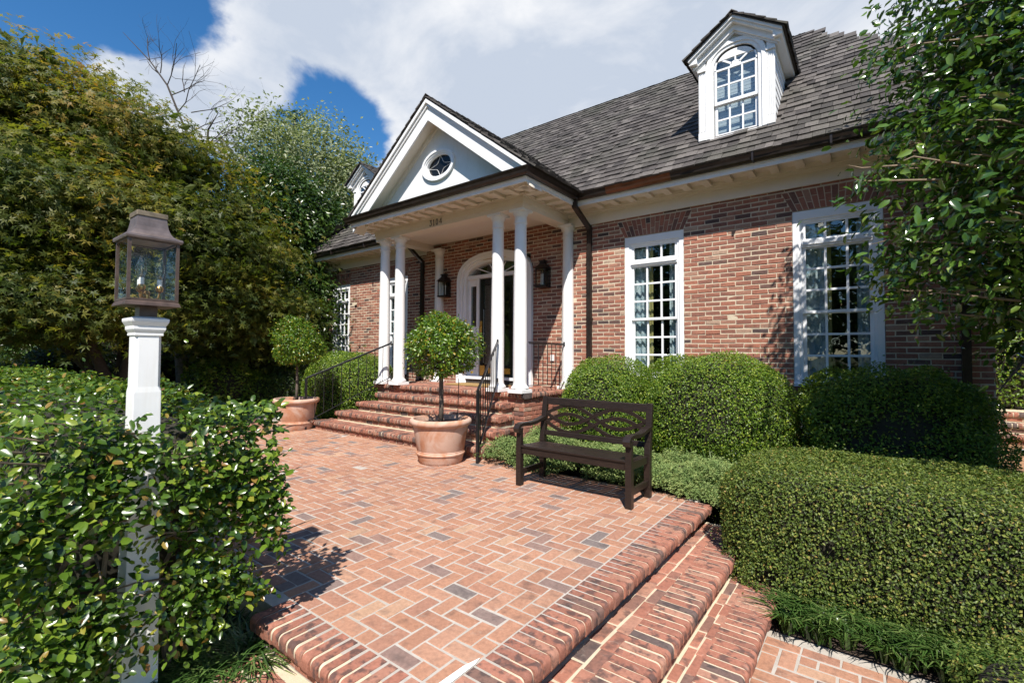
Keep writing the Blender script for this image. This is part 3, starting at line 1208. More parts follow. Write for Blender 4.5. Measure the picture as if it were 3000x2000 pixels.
def arch_ring(b, o, i, y0, y1, zbot, n=20):
    """o and i are (half width, spring z, rise)."""
    O = [(-o[0], zbot)] + ell(*o, n=n) + [(o[0], zbot)]
    I = [(-i[0], zbot)] + ell(*i, n=n) + [(i[0], zbot)]
    m = len(O)
    V = [(x, y0, z) for x, z in O] + [(x, y0, z) for x, z in I] + [(x, y1, z) for x, z in O] + [(x, y1, z) for x, z in I]
    Fq = []
    for k in range(m - 1):
        Fq += [(k, k + 1, m + k + 1, m + k), (2 * m + k, 3 * m + k, 3 * m + k + 1, 2 * m + k + 1),
               (k, 2 * m + k, 2 * m + k + 1, k + 1), (m + k, m + k + 1, 3 * m + k + 1, 3 * m + k)]
    return b.add(V, Fq)


dorg = (DOOR_X, 0, 0)
b = MB()
arch_ring(b, (0.965, 2.90, 0.545), (0.885, 2.90, 0.47), -0.065, 0.10, PF)
arch_ring(b, (0.886, 2.90, 0.472), (0.835, 2.90, 0.42), -0.035, 0.15, PF)
arch_ring(b, (0.836, 2.90, 0.422), (0.765, 2.90, 0.355), 0.02, 0.20, PF)
b.box(-.78, .78, .05, .2, 2.94, 3.015)                        # transom bar
b.box(-.78, .78, .0, .2, .868, .925)                            # threshold
for sx in (-1, 1):                                            # mullion posts beside the door
    b.box(min(sx * .445, sx * .49), max(sx * .445, sx * .49), .06, .19, .925, 2.94)
door = b.build('door', M['white_gloss'], house, dorg, smooth=True, angle=30)
MB().box(-.78, .78, .03, .2, PF, .868).build('threshold_riser', M['bark_dark'], door, dorg)
# fanlight
fan = ell(0.77, 2.90, 0.36, 20)
MB().prism([(x, z) for x, z in fan if z > 2.99], .13, .134, 'y').build('fanlight_pane', M['glass'], door, dorg)
b = MB()
for a in (35, 62, 90, 118, 145):
    r = 0.68 if a in (35, 145) else (0.45 if a in (62, 118) else 0.26)
    b.bar((0.0 + .12 * math.cos(math.radians(a)), .12, 3.01), (r * math.cos(math.radians(a)), .12, 3.01 + .24 * math.sin(math.radians(a)) ** 0.7), .014, .02)
b.build('fanlight_bar', M['white_gloss'], door, dorg)
for sx in (-1, 1):                                            # sidelights
    a, c = (sx * .49, sx * .765)
    x0, x1 = min(a, c), max(a, c)
    b = MB()
    g0, g1 = (x0 + x1) / 2 - .075, (x0 + x1) / 2 + .075
    b.box(x0, g0, .10, .15, .925, 2.94).box(g1, x1, .10, .15, .925, 2.94)
    b.box(g0, g1, .101, .149, .925, 1.95).box(g0, g1, .101, .149, 2.80, 2.94)
    b.box(g0 + .0, g1 - .0, .092, .101, 1.05, 1.25).box(g0, g1, .092, .101, 1.45, 1.85)
    b.build('sidelight', M['white_gloss'], door, dorg, bevel=.003)
    MB().box(g0, g1, .12, .124, 1.95, 2.80).build('sidelight_pane', M['glass'], door, dorg)
b = MB()
b.box(-.445, -.34, .09, .14, .93, 2.93).box(.34, .445, .09, .14, .93, 2.93).box(-.34, .34, .0905, .14, .93, 1.16).box(-.34, .34, .0905, .14, 2.80, 2.93)
b.box(-.34, .34, .12, .135, 1.16, 2.80)
for z0, z1 in ((1.25, 1.75), (1.95, 2.65)):
    for sx in (-1, 1):
        b.box(min(sx * .04, sx * .30), max(sx * .04, sx * .30), .108, .12, z0, z1)
leaf = b.build('door_leaf', M['black_door'], door, dorg, bevel=.004)
MB().box(-.335, .335, .098, .101, 1.17, 2.79).build('storm_pane', M['glass'], door, dorg)
b = MB()
b.box(-.43, -.375, .078, .09, 1.70, 2.06).tube([(-.40, .078, 1.80), (-.40, .035, 1.83), (-.40, .035, 1.95), (-.40, .078, 1.98)], .009, 8)
b.build('handle', M['brass'], door, dorg, bevel=.003)
MB().box(-.44, -.30, .083, .0895, .945, 1.15).box(-.20, .36, .083, .0895, .99, 1.10).build('kick_plate', M['brass'], door, dorg)
MB().tube([(-.335, .085, 1.20), (-.335, .085, 2.3)], .006, 6).lathe([(0.012, 1.78), (0.016, 1.80), (0.012, 1.82)], (-.335, .085), 8)\
    .build('door_closer', simple_mat('steel', (.45, .45, .46), .3, 0.9), door, dorg)
mat_thing = tag(MB().box(-.62, .62, -.26, .26, 0, .022).build('door_mat', simple_mat('coir_mat', (.30, .19, .07), .95, var=.3, vscale=60, bump=1.0, bscale=200), None, (DOOR_X - .05, -.42, PF + .002), bevel=.006),
                'tan coir door mat lying before the black front door', 'mat')

# ------------------------------------------------------------------ columns
BEAM_Z = 3.668


def shaft_profile(r0, r1, z0, z1):
    pr_ = []
    for i in range(9):
        t = i / 8
        pr_.append((r0 + (r1 - r0) * max(0, (t - .25) / .75) ** 1.3, z0 + (z1 - z0) * t))
    return pr_


def column(x, y, half=False):
    org = (x, y, 0)
    k = 0.92
    prof = [(.142 * k, PF + .055)] + [(.142 * k + .012 * math.sin(a * math.pi / 6), PF + .055 + .045 * a / 6) for a in range(1, 6)] + \
           [(.135 * k, PF + .105), (.124 * k, PF + .118), (.119 * k, PF + .14)]
    prof += shaft_profile(.117 * k, .100 * k, PF + .17, BEAM_Z - .24)
    z = BEAM_Z - .24
    prof += [(.100 * k, z + .01), (.112 * k, z + .014), (.115 * k, z + .03), (.104 * k, z + .042), (.103 * k, z + .13), (.112 * k, z + .14), (.128 * k, z + .165), (.137 * k, z + .19), (.137 * k, z + .2)]
    c = MB().lathe(prof, n=32).build('column', M['white'], house, org, smooth=True, angle=50)
    s = .140
    MB().box(-s, s, -s, s, PF, PF + .055).build('plinth', M['white'], c, org, bevel=.004)
    s = .135
    MB().box(-s, s, -s, s, BEAM_Z - .042, BEAM_Z).build('capital', M['white'], c, org, bevel=.004)


COLY = -1.26
for x in (-4.405, -4.865, -7.345, -7.815):
    column(x, COLY)
for x in (-4.262, -7.52):
    column(x, -0.035)

# ------------------------------------------------------------------ porch entablature and main cornice
SZ = 3.885
PXR, PXL, PYF = -3.88, -8.12, -1.86        # porch fascia faces
b = MB()
BR, BL, BF = -4.262, -7.965, -1.392
b.box(BL, BR, BF, BF + .25, BEAM_Z, SZ - .012)
b.box(BR - .25, BR, BF + .25, -.03, BEAM_Z + .0005, SZ - .013).box(BL, BL + .25, BF + .25, -.03, BEAM_Z + .0005, SZ - .013)
for d, z0, z1 in ((.012, BEAM_Z + .075, SZ - .05), (.035, SZ - .05, SZ - .028), (.06, SZ - .028, SZ - .010)):
    b.box(BL - d, BR + d, BF - d, BF, z0, z1)
    b.box(BR, BR + d, BF, -.031, z0, z1).box(BL - d, BL, BF, -.031, z0, z1)
ent = b.build('porch_beam', M['cream'], house, bevel=.004)
MB().box(BL + .25, BR - .25, BF + .25, -.03, SZ - .10, SZ - .05).build('porch_ceiling', M['ceiling'], ent)
co = MB()
co.box(PXL + .02, PXR - .02, PYF + .02, -.002, SZ, SZ + .03)
co.box(XL - .0, PXL + .02, -.40, .0, SZ + .0002, SZ + .03).box(PXR - .02, 1.53, -.40, .0, SZ + .0002, SZ + .03)
# frieze boards on the wall
for x0, x1 in ((XL - .02, BL), (BR, XR + .02)):
    co.box(x0, x1, -.030, .008, 3.618, SZ - .0)
    co.box(x0, x1, -.055, -.030, SZ - .105, SZ).box(x0, x1, -.085, -.055, SZ - .06, SZ)
cornice = co.build('cornice', M['cream'], house)
fa = MB()
FZ0, FZ1 = 3.842, 3.985
fa.box(PXL, PXR, PYF, PYF + .02, FZ0, FZ1).box(PXR - .02, PXR, PYF + .02, -.42, FZ0, FZ1).box(PXL, PXL + .02, PYF + .02, -.42, FZ0, FZ1)
fa.box(PXR - .02, 1.55, -.42, -.40, FZ0, FZ1).box(XL - .02, PXL + .02, -.42, -.40, FZ0, FZ1)
fa.box(PXL - .012, PXR + .012, PYF - .012, PYF, FZ0 + .05, FZ1).box(PXR, 1.55, -.432, -.42, FZ0 + .05, FZ1).box(XL - .02, PXL, -.432, -.42, FZ0 + .05, FZ1)
fa.box(PXR, PXR + .012, PYF, -.432, FZ0 + .05, FZ1).box(PXL - .012, PXL, PYF, -.432, FZ0 + .05, FZ1)
fa.build('fascia', M['white'], cornice, bevel=.003)
mod_y = MB().prism([(-.30, -.044), (.0, -.044), (.0, 0), (-.30, 0)], -.052, .052, 'x').mesh('modillion', M['cream'])
mod_x = MB().prism([(.30, -.044), (.0, -.044), (.0, 0), (.30, 0)], -.052, .052, 'y').mesh('modillion', M['cream'])
mod_nx = MB().prism([(-.30, -.044), (.0, -.044), (.0, 0), (-.30, 0)], -.052, .052, 'y').mesh('modillion', M['cream'])
x = -3.58
while x < 1.4:
    place('modillion', mod_y, cornice, (x, -.075, SZ - .001)); x += .287
x = -8.40
while x > -12.4:
    place('modillion', mod_y, cornice, (x, -.075, SZ - .001)); x -= .287
x = -4.04
while x > -8.1:
    place('modillion', mod_y, cornice, (x, BF - .055, SZ - .001)); x -= .287
y = -1.66
while y < -.2:
    place('modillion', mod_x, cornice, (BR + .055, y, SZ - .001), scale=(.95, 1, 1))
    place('modillion', mod_nx, cornice, (BL - .055, y, SZ - .001), scale=(.5, 1, 1)); y += .287

# gutters
GZ = 4.022
gp = [(.0, .0), (.0, -.100), (.045, -.100), (.075, -.078), (.082, -.045), (.100, -.012), (.104, .006), (.096, .008), (.088, -.006), (.01, -.012)]
gpath = [((1.56, -.434, GZ), (0, -1, 0)), ((PXR + .012, -.434, GZ), (1, -1, 0)), ((PXR + .012, PYF - .013, GZ), (1, -1, 0)),
         ((PXL - .012, PYF - .013, GZ), (-1, -1, 0)), ((PXL - .012, -.434, GZ), (-1, -1, 0)), ((XL - .05, -.434, GZ), (0, -1, 0))]
gutter = MB().sweep(gp, [(p, a, (0, 0, 1)) for p, a in gpath]).build('gutter', M['gutter'], house)
MB().sweep([(s * 1.04, t * 1.03 + .001) for s, t in gp], [((-3.30, -.435, GZ), (0, -1, 0), (0, 0, 1)), ((-2.28, -.435, GZ), (0, -1, 0), (0, 0, 1))]).build('new_gutter_length', M['copper'], gutter)
for x in (-1.2, -.35, .6, -9.6, -11.0):
    MB().box(-.012, .012, -.545, -.43, GZ - .105, GZ + .012).build('gutter_strap', M['gutter'], gutter, (x, 0, 0))


def downspout(x, pts, name='downspout'):
    b = MB()
    for i in range(len(pts) - 1):
        p, q = Vector(pts[i]), Vector(pts[i + 1])
        d = (q - p).normalized() * .012
        b.bar(p - d, q + d, .078, .060)
    for z in (3.05, 2.0, 1.0):
        b.box(pts[-1][0] - .05, pts[-1][0] + .05, pts[-1][1] - .033, pts[-1][1] + .034, z - .012, z + .012)
    return b.build(name, M['gutter'], house)


downspout(-3.84, [(-3.86, -.50, 3.935), (-3.86, -.50, 3.82), (-3.83, -.05, 3.55), (-3.83, -.045, .2)])
downspout(.83, [(.83, -.48, 3.93), (.83, -.48, 3.82), (.83, -.05, 3.5), (.83, -.045, .2)])
downspout(-8.06, [(-8.10, -.50, 3.935), (-8.10, -.50, 3.80), (-8.06, -.05, 3.45), (-8.06, -.045, .2)])
downspout(-12.42, [(-12.42, -.48, 3.93), (-12.42, -.48, 3.8), (-12.42, -.05, 3.45), (-12.42, -.045, .2)])

# house number 3104
def stroke(pts, r=.0065):
    n = []
    for i in range(len(pts) - 1):
        for k in range(3):
            t = k / 3
            n.append((pts[i][0] + (pts[i + 1][0] - pts[i][0]) * t, pts[i][1] + (pts[i + 1][1] - pts[i][1]) * t))
    n.append(pts[-1])
    return n


def arcp(cx_, cz_, rx, rz, a0, a1, n=12):
    return [(cx_ + rx * math.cos(math.radians(a0 + (a1 - a0) * i / n)), cz_ + rz * math.sin(math.radians(a0 + (a1 - a0) * i / n))) for i in range(n + 1)]


digits = {'3': [[(.006, .100), (.048, .106), (.024, .068)] + arcp(.024, .036, .026, .034, 80, -160)],
          '1': [[(.004, .088), (.020, .106), (.020, .002)], [(.004, .002), (.036, .002)]],
          '0': [arcp(.024, .054, .022, .052, 90, 450, 20)],
          '4': [[(.040, .002), (.040, .106), (.000, .036), (.056, .036)]]}
x = -6.35
for ch, adv in (('3', .090), ('1', .078), ('0', .090), ('4', .08)):
    b = MB()
    for st in digits[ch]:
        b.tube([(px, 0.0, pz) for px, pz in st], [.0058] * len(st), 6)
    b.build('house_number', M['iron'], house, (x, BF - .022, 3.690))
    x += adv

# wall lanterns
M['lantern'] = simple_mat('aged_bronze', (.045, .034, .026), .45, .6, var=.3, vscale=20)


def wall_lantern(x, label):
    t = thing('wall_lantern', label, 'lantern', (x, -.1, 2.60), 'wall lanterns beside the front door')
    o = (x, -.11, 2.60)
    w, d = .095, .085
    b = MB()
    for sx in (-1, 1):
        for sy in (-1, 1):
            b.box(sx * w - .008, sx * w + .008, sy * d - .008, sy * d + .008, .03, .33)
    b.box(-w - .015, w + .015, -d - .015, d + .015, .0, .03).box(-w - .008, w + .008, -d - .008, d + .008, .33, .345)
    b.build('frame', M['lantern'], t, o)
    MB().frustum((0, 0), w + .03, d + .03, .05, .045, .345, .43).frustum((0, 0), .05, .045, .045, .04, .43, .47).box(-.06, .06, -.055, .055, .47, .49).build('roof', M['lantern'], t, o)
    MB().box(-.055, .055, .095, .108, .05, .42).tube([(0, .09, .41), (0, .09, .50), (0, .03, .52), (0, 0, .49)], .008, 6).build('bracket', M['lantern'], t, o)
    g = MB()
    for sx in (-1, 1):
        g.box(sx * w - .0015, sx * w + .0015, -d, d, .03, .33)
    g.box(-w, w, -d - .0015, -d + .0015, .03, .33)
    g.build('pane', M['lamp_glass'], t, o)
    for dx in (-.04, 0, .04):
        MB().lathe([(.009, .05), (.009, .20)], (dx, 0), 8).lathe([(.006, .2), (.011, .22), (.008, .245), (.001, .27)], (dx, 0), 8).build('candle', M['white'], t, o, smooth=True, angle=40)


wall_lantern(-4.745, 'bronze wall lantern right of the front door')
wall_lantern(-7.295, 'bronze wall lantern left of the front door')
b = MB().box(-.035, .035, -.02, 0, -.055, .055)
b.build('outlet_cover', M['white'], house, at_y(1400 + 860 / 3.92, 780 + 1050 / 3.92, 0.0) + Vector((0, -.002, 0)))
b = MB().box(-.25, .25, -.015, 0.01, -.17, .17)
vent = b.build('crawl_vent', M['white_gloss'], house, (-.50, -.004, .46))
for i in range(6):
    MB().bar((-.22, -.025, -.13 + i * .05), (.22, -.025, -.13 + i * .05), .03, .012).build('louver', M['white_gloss'], vent, (-.50, -.004, .46))

# ------------------------------------------------------------------ roofs
EY, EZ, RY = -.50, 4.035, 2.80
SL = 1.0                                   # 45 degree slope
RZ = EZ + (RY - EY) * SL
HXL, HXR, RXL, RXR = -12.52, 1.78, -9.10, -.95
M['underlay'] = simple_mat('roof_underlay', (.05, .043, .038), .9)
rf = MB()
rf.add([(HXL, EY, EZ), (HXR, EY, EZ), (RXR, RY, RZ), (RXL, RY, RZ), (HXL, 6.1, EZ), (HXR, 6.1, EZ)],
       [(0, 1, 2, 3), (0, 3, 4), (1, 5, 2), (3, 2, 5, 4), (0, 4, 5, 1)])
roof = rf.build('roof', M['underlay'], house, (0, 0, -.012))
RS2 = math.sqrt(.5)


def shingle_template():
    """Unit width 1 along x; s up the slope, n normal."""
    V = []
    for s, n0, n1 in ((0.0, .003, .034), (.30, -.002, .005)):
        V += [(-.5, s, n0), (.5, s, n0), (.5, s, n1), (-.5, s, n1)]
    F = [(0, 1, 2, 3), (3, 2, 6, 7), (1, 5, 6, 2), (0, 3, 7, 4)]
    return np.array(V), np.array(F)


ST, SF = shingle_template()


class Shingles:
    """Rows of cedar shingles on a plane: origin, along (x axis), up-slope and normal unit vectors."""

    def __init__(self, o, a, s, n, seed):
        self.o, self.a, self.s, self.n = [np.array(v, float) for v in (o, a, s, n)]
        self.r = np.random.default_rng(seed)
        self.items = []

    def fill(self, width_at, length, expo=.165, wmin=.08, wmax=.20):
        k = 0
        while k * expo < length:
            u0, u1 = width_at(k * expo)
            u = u0 - self.r.random() * .1
            while u < u1:
                w = self.r.uniform(wmin, wmax)
                self.items.append((u + w / 2, k * expo + self.r.normal(0, .005), w - self.r.uniform(.002, .006), self.r.normal(0, .003), self.r.normal(0, .012)))
                u += w
            k += 1
        self.smax = length

    smax = 1e9

    def world(self, it):
        return self.o + self.a * it[0] + self.s * it[1]

    def build(self, parent, limit, vis=None, skip=None, name='shingle'):
        items = [it for it in self.items if not (skip and skip(self.world(it)))]
        sc = []
        for i, it in enumerate(items):
            c = self.world(it)
            ok = in_view(c, 20) and (vis is None or vis(c)) and it[1] + .32 < self.smax
            if ok:
                sc.append((np.linalg.norm(c - np.array(CAM)) / math.sqrt(it[2]), i))
        sc.sort()
        chosen = set(i for d, i in sc[:limit])
        B = np.array([self.a, self.s, self.n])
        if chosen:
            mv = []
            for v in range(5):
                V = ST.copy()
                V[[0, 1, 2, 3], 1] += np.repeat(self.r.normal(0, .004, 2), 2)[[0, 1, 1, 0]] if False else self.r.normal(0, .002)
                V[2, 2] += self.r.normal(0, .002); V[3, 2] += self.r.normal(0, .002)
                mv.append(fast_mesh('shingle', V @ B, SF, M['shingle_o']))
            axis_x = abs(self.a[0]) > .9
            for i in chosen:
                it = items[i]
                c = self.world(it) + self.n * it[3]
                place(name, mv[int(self.r.integers(5))], parent, c, scale=(it[2], 1, 1) if axis_x else (1, it[2], 1))
        rest = [it for i, it in enumerate(items) if i not in chosen]
        n = len(rest)
        V = np.repeat(ST[None], n, 0).copy()
        R_ = np.array(rest)
        V[:, :, 0] *= R_[:, 2][:, None]
        skew = self.r.normal(0, .003, n)
        V[:, 0, 1] += skew; V[:, 3, 1] += skew
        V[:, 2, 2] += self.r.normal(0, .0025, n); V[:, 3, 2] += self.r.normal(0, .0025, n)
        V[:, :, 0] += R_[:, 0][:, None]; V[:, :, 1] = np.minimum(V[:, :, 1] + R_[:, 1][:, None], self.smax + .02); V[:, :, 2] += R_[:, 3][:, None]
        W_ = V @ B + self.o
        F = (SF[None] + (np.arange(n) * 8)[:, None, None]).reshape(-1, 4)
        ob = fast_obj('shingle_courses', W_.reshape(-1, 3), F, M['shingle_a'], parent, (0, 0, 0), np.repeat(self.r.random(n), len(SF)))
        ob['kind'] = 'stuff'


slope_len = (RY - EY) / RS2
DX0, DX1 = -2.0, -1.01
mainS = Shingles((0, EY - .035, EZ - .035 + .012), (1, 0, 0), (0, RS2, RS2), (0, -RS2, RS2), 71)


def w_main(s):
    t = min(1, s / slope_len)
    return HXL + (RXL - HXL) * t, HXR + (RXR - HXR) * t


mainS.fill(w_main, slope_len)
in_dormer = lambda c: (-2.0 < c[0] < -1.01 or -10.8 < c[0] < -9.8) and 0.02 < c[1] and c[2] < 6.0
mainS.build(roof, 300, lambda c: c[0] > -3.6 and proj(c)[0] < 2540, in_dormer)
# left hip
ldir = np.array([RS2 * 0 + (RXL - HXL) / math.hypot(RXL - HXL, RZ - EZ), 0, (RZ - EZ) / math.hypot(RXL - HXL, RZ - EZ)])
leftS = Shingles((HXL - .03, 2.8, EZ - .03 + .012), (0, -1, 0), ldir, np.cross((0, -1, 0), ldir) * 1.0, 72)
leftS.n = np.array([-ldir[2], 0, ldir[0]])
leftS.fill(lambda s: (-3.3 * (1 - s / 4.75), 3.3 * (1 - s / 4.75)), 4.7, .165, .1, .2)
leftS.build(roof, 0)
# caps on ridge and hips
cap = MB()
def caps(p, q, step=.15):
    p, q = Vector(p), Vector(q)
    n = int((q - p).length / step)
    d = (q - p).normalized()
    side = d.cross(Vector((0, 0, 1))).normalized()
    up = side.cross(d).normalized()
    for i in range(n):
        c = p + d * (i * step)
        for s in (-1, 1):
            a = (side * s - up * .75).normalized() * .10
            nn = up * .014
            lo, hi = up * (.012 + random.gauss(0, .003)), up * .002
            cap.add([c + lo, c + a + lo, c + d * .24 + a + hi, c + d * .24 + hi, c + lo + nn, c + a + lo + nn * .6, c + d * .24 + a + hi + nn * .3, c + d * .24 + hi + nn * .3],
                    [(4, 5, 6, 7), (0, 1, 5, 4), (1, 2, 6, 5), (0, 4, 7, 3)])
caps((HXR, EY, EZ), (RXR, RY, RZ)); caps((HXL, EY, EZ), (RXL, RY, RZ)); caps((RXL, RY, RZ + .0), (RXR, RY, RZ + .0))
co_ = cap.build('ridge_shingles', M['shingle_o'], roof); co_['kind'] = 'stuff'

# ------------------------------------------------------------------ porch pediment
GX, GZA, GS = -5.95, 5.755, .775            # gable apex (top of shingles) and slope
GY0 = -1.90
HALF = 2.21
YEND = 1.35
gz = lambda dx: GZA - GS * abs(dx)
TK = .055                                    # roof thickness (vertical)
TY = -1.575                                  # tympanum face
b = MB()
for s in (-1, 1):
    b.prism([(GX, GZA - .02), (GX + s * HALF, gz(HALF) - .02), (GX + s * HALF, gz(HALF) - .05), (GX, GZA - .05)], GY0 + .02, YEND, 'y')
proof = b.build('porch_roof', M['underlay'], house)
nrm = math.hypot(1, GS)
for s, seed in ((1, 81), (-1, 82)):
    up = (-s / nrm, 0, GS / nrm)
    S_ = Shingles((GX + s * (HALF + .05), (GY0 + YEND) / 2, gz(HALF + .05) - .016), (0, 1, 0), up, (s * GS / nrm, 0, 1 / nrm), seed)
    hw_ = (YEND - GY0) / 2
    Ls = (HALF + .05) * nrm
    S_.fill(lambda q: (-hw_, min(hw_, -hw_ + .5 + 3.0 * q / Ls * 1.0 + .9)), Ls - .02, .16)
    S_.items = [(max(it[0], -hw_ + it[2] / 2 - .015), *it[1:]) for it in S_.items]
    S_.build(proof, 60 if s == 1 else 0)
cap = MB()
caps((GX, GY0 - .01, GZA + .012), (GX, 1.2, GZA + .012))
co_ = cap.build('ridge_shingles', M['shingle_o'], proof); co_['kind'] = 'stuff'
# white raking cornice: three stepped layers and the boxed soffit behind
b = MB()
def rake(b, t0, t1, y0, y1, half=HALF):
    for s in (-1, 1):
        zb0 = lambda dx, t: gz(dx) - t
        xe = half
        zf = 4.035
        xa, xb = min(xe, (GZA - t0 - zf) / GS), min(xe, (GZA - t1 - zf) / GS)
        b.prism([(GX, GZA - t0), (GX + s * xa, gz(xa) - t0), (GX + s * xb, gz(xb) - t1), (GX, GZA - t1)], y0, y1, 'y')
rake(b, .05, .115, GY0 + .0, TY - .002)
rake(b, .1152, .17, GY0 + .03, TY - .0021)
rake(b, .1702, .40, GY0 + .055, GY0 + .085, HALF - .02)
ped = b.build('pediment', M['white'], house)
b = MB()
for s in (-1, 1):       # soffit under the rake, and its bed mould on the tympanum
    b.prism([(GX, GZA - .30), (GX + s * (HALF - .05), gz(HALF - .05) - .30), (GX + s * (HALF - .05), gz(HALF - .05) - .33), (GX, GZA - .33)], GY0 + .086, TY, 'y')
    b.prism([(GX, GZA - .331), (GX + s * (HALF - .3), gz(HALF - .3) - .331), (GX + s * (HALF - .3), gz(HALF - .3) - .42), (GX, GZA - .42)], TY - .035, TY, 'y')
b.build('rake_soffit', M['cream'], ped)
b = MB()
zb_ = 4.03
hb = (GZA - .3 - zb_) / GS
# tympanum with an elliptical hole for the window
OVX, OVZ, OVA, OVB = GX, 4.665, .375, .252
n = 40
tri = [(GX, GZA - .31), (GX - hb, zb_), (GX + hb, zb_)]
def tri_hit(a):
    d = (math.cos(a), math.sin(a)); best = 9
    for i in range(3):
        p, q = tri[i], tri[(i + 1) % 3]
        ex, ez = q[0] - p[0], q[1] - p[1]
        den = d[0] * ez - d[1] * ex
        if abs(den) < 1e-9: continue
        t = ((p[0] - OVX) * ez - (p[1] - OVZ) * ex) / den
        u = ((p[0] - OVX) * d[1] - (p[1] - OVZ) * d[0]) / den
        if t > 0 and -1e-6 <= u <= 1 + 1e-6: best = min(best, t)
    return (OVX + d[0] * best, OVZ + d[1] * best)
angs = sorted([2 * math.pi * i / n for i in range(n)] + [math.atan2(p[1] - OVZ, p[0] - OVX) % (2 * math.pi) for p in tri])
inn = [(OVX + .32 * math.cos(a), TY, OVZ + .205 * math.sin(a)) for a in angs]
outp = [(*tri_hit(a),) for a in angs]
V = inn + [(p[0], TY, p[1]) for p in outp]
m_ = len(angs)
MB().add(V, [(i, (i + 1) % m_, m_ + (i + 1) % m_, m_ + i) for i in range(m_)]).build('tympanum', M['white'], ped)
# oval window
def oval_ring(b, a0, b0, a1, b1, y0, y1, n=40):
    path = []
    V = []
    for i in range(n):
        t = 2 * math.pi * i / n
        c, s = math.cos(t), math.sin(t)
        V += [(a0 * c, y0, b0 * s), (a1 * c, y0, b1 * s), (a1 * c, y1, b1 * s), (a0 * c, y1, b0 * s)]
    F = []
    for i in range(n):
        j = (i + 1) % n
        for k in range(4):
            F.append((4 * i + k, 4 * j + k, 4 * j + (k + 1) % 4, 4 * i + (k + 1) % 4))
    return b.add(V, F)
oo = (OVX, TY, OVZ)
b = MB()
oval_ring(b, .40, .270, .355, .234, -.045, .0)
oval_ring(b, .356, .235, .325, .208, -.028, .0)
oval_ring(b, .326, .209, .295, .186, -.010, .06)
ov = b.build('oval_window', M['white_gloss'], ped, oo, smooth=True, angle=40)
MB().prism([(.29 * math.cos(2 * math.pi * i / 32), .184 * math.sin(2 * math.pi * i / 32)) for i in range(32)], .045, .048, 'y').build('oval_pane', simple_mat('dark_glass', (.008, .009, .010), .06, spec=.25), ped, oo)
b = MB()
for qx, qz in ((1, 1), (1, -1), (-1, 1), (-1, -1)):
    pts = []
    for i in range(11):
        t = i / 10
        x, z = .285 * (1 - t), .18 * t
        k = 1 - .42 * math.sin(math.pi * t)
        pts.append((qx * x * k, .040, qz * z * k))
    b.tube(pts, .0055, 6)
b.build('star_came', simple_mat('lead_came', (.5, .5, .5), .4, .3), ped, oo)
# dark backing box behind the oval and the flashing at the pediment foot
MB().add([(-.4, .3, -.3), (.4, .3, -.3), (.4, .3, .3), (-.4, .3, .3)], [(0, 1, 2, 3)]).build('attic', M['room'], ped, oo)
MB().prism([(PYF - .09, 4.020), (PYF - .09, 4.030), (TY - .002, 4.085), (TY - .002, 4.0)], PXL + .05, PXR - .05, 'x').build('flashing', M['verdigris'], ped)

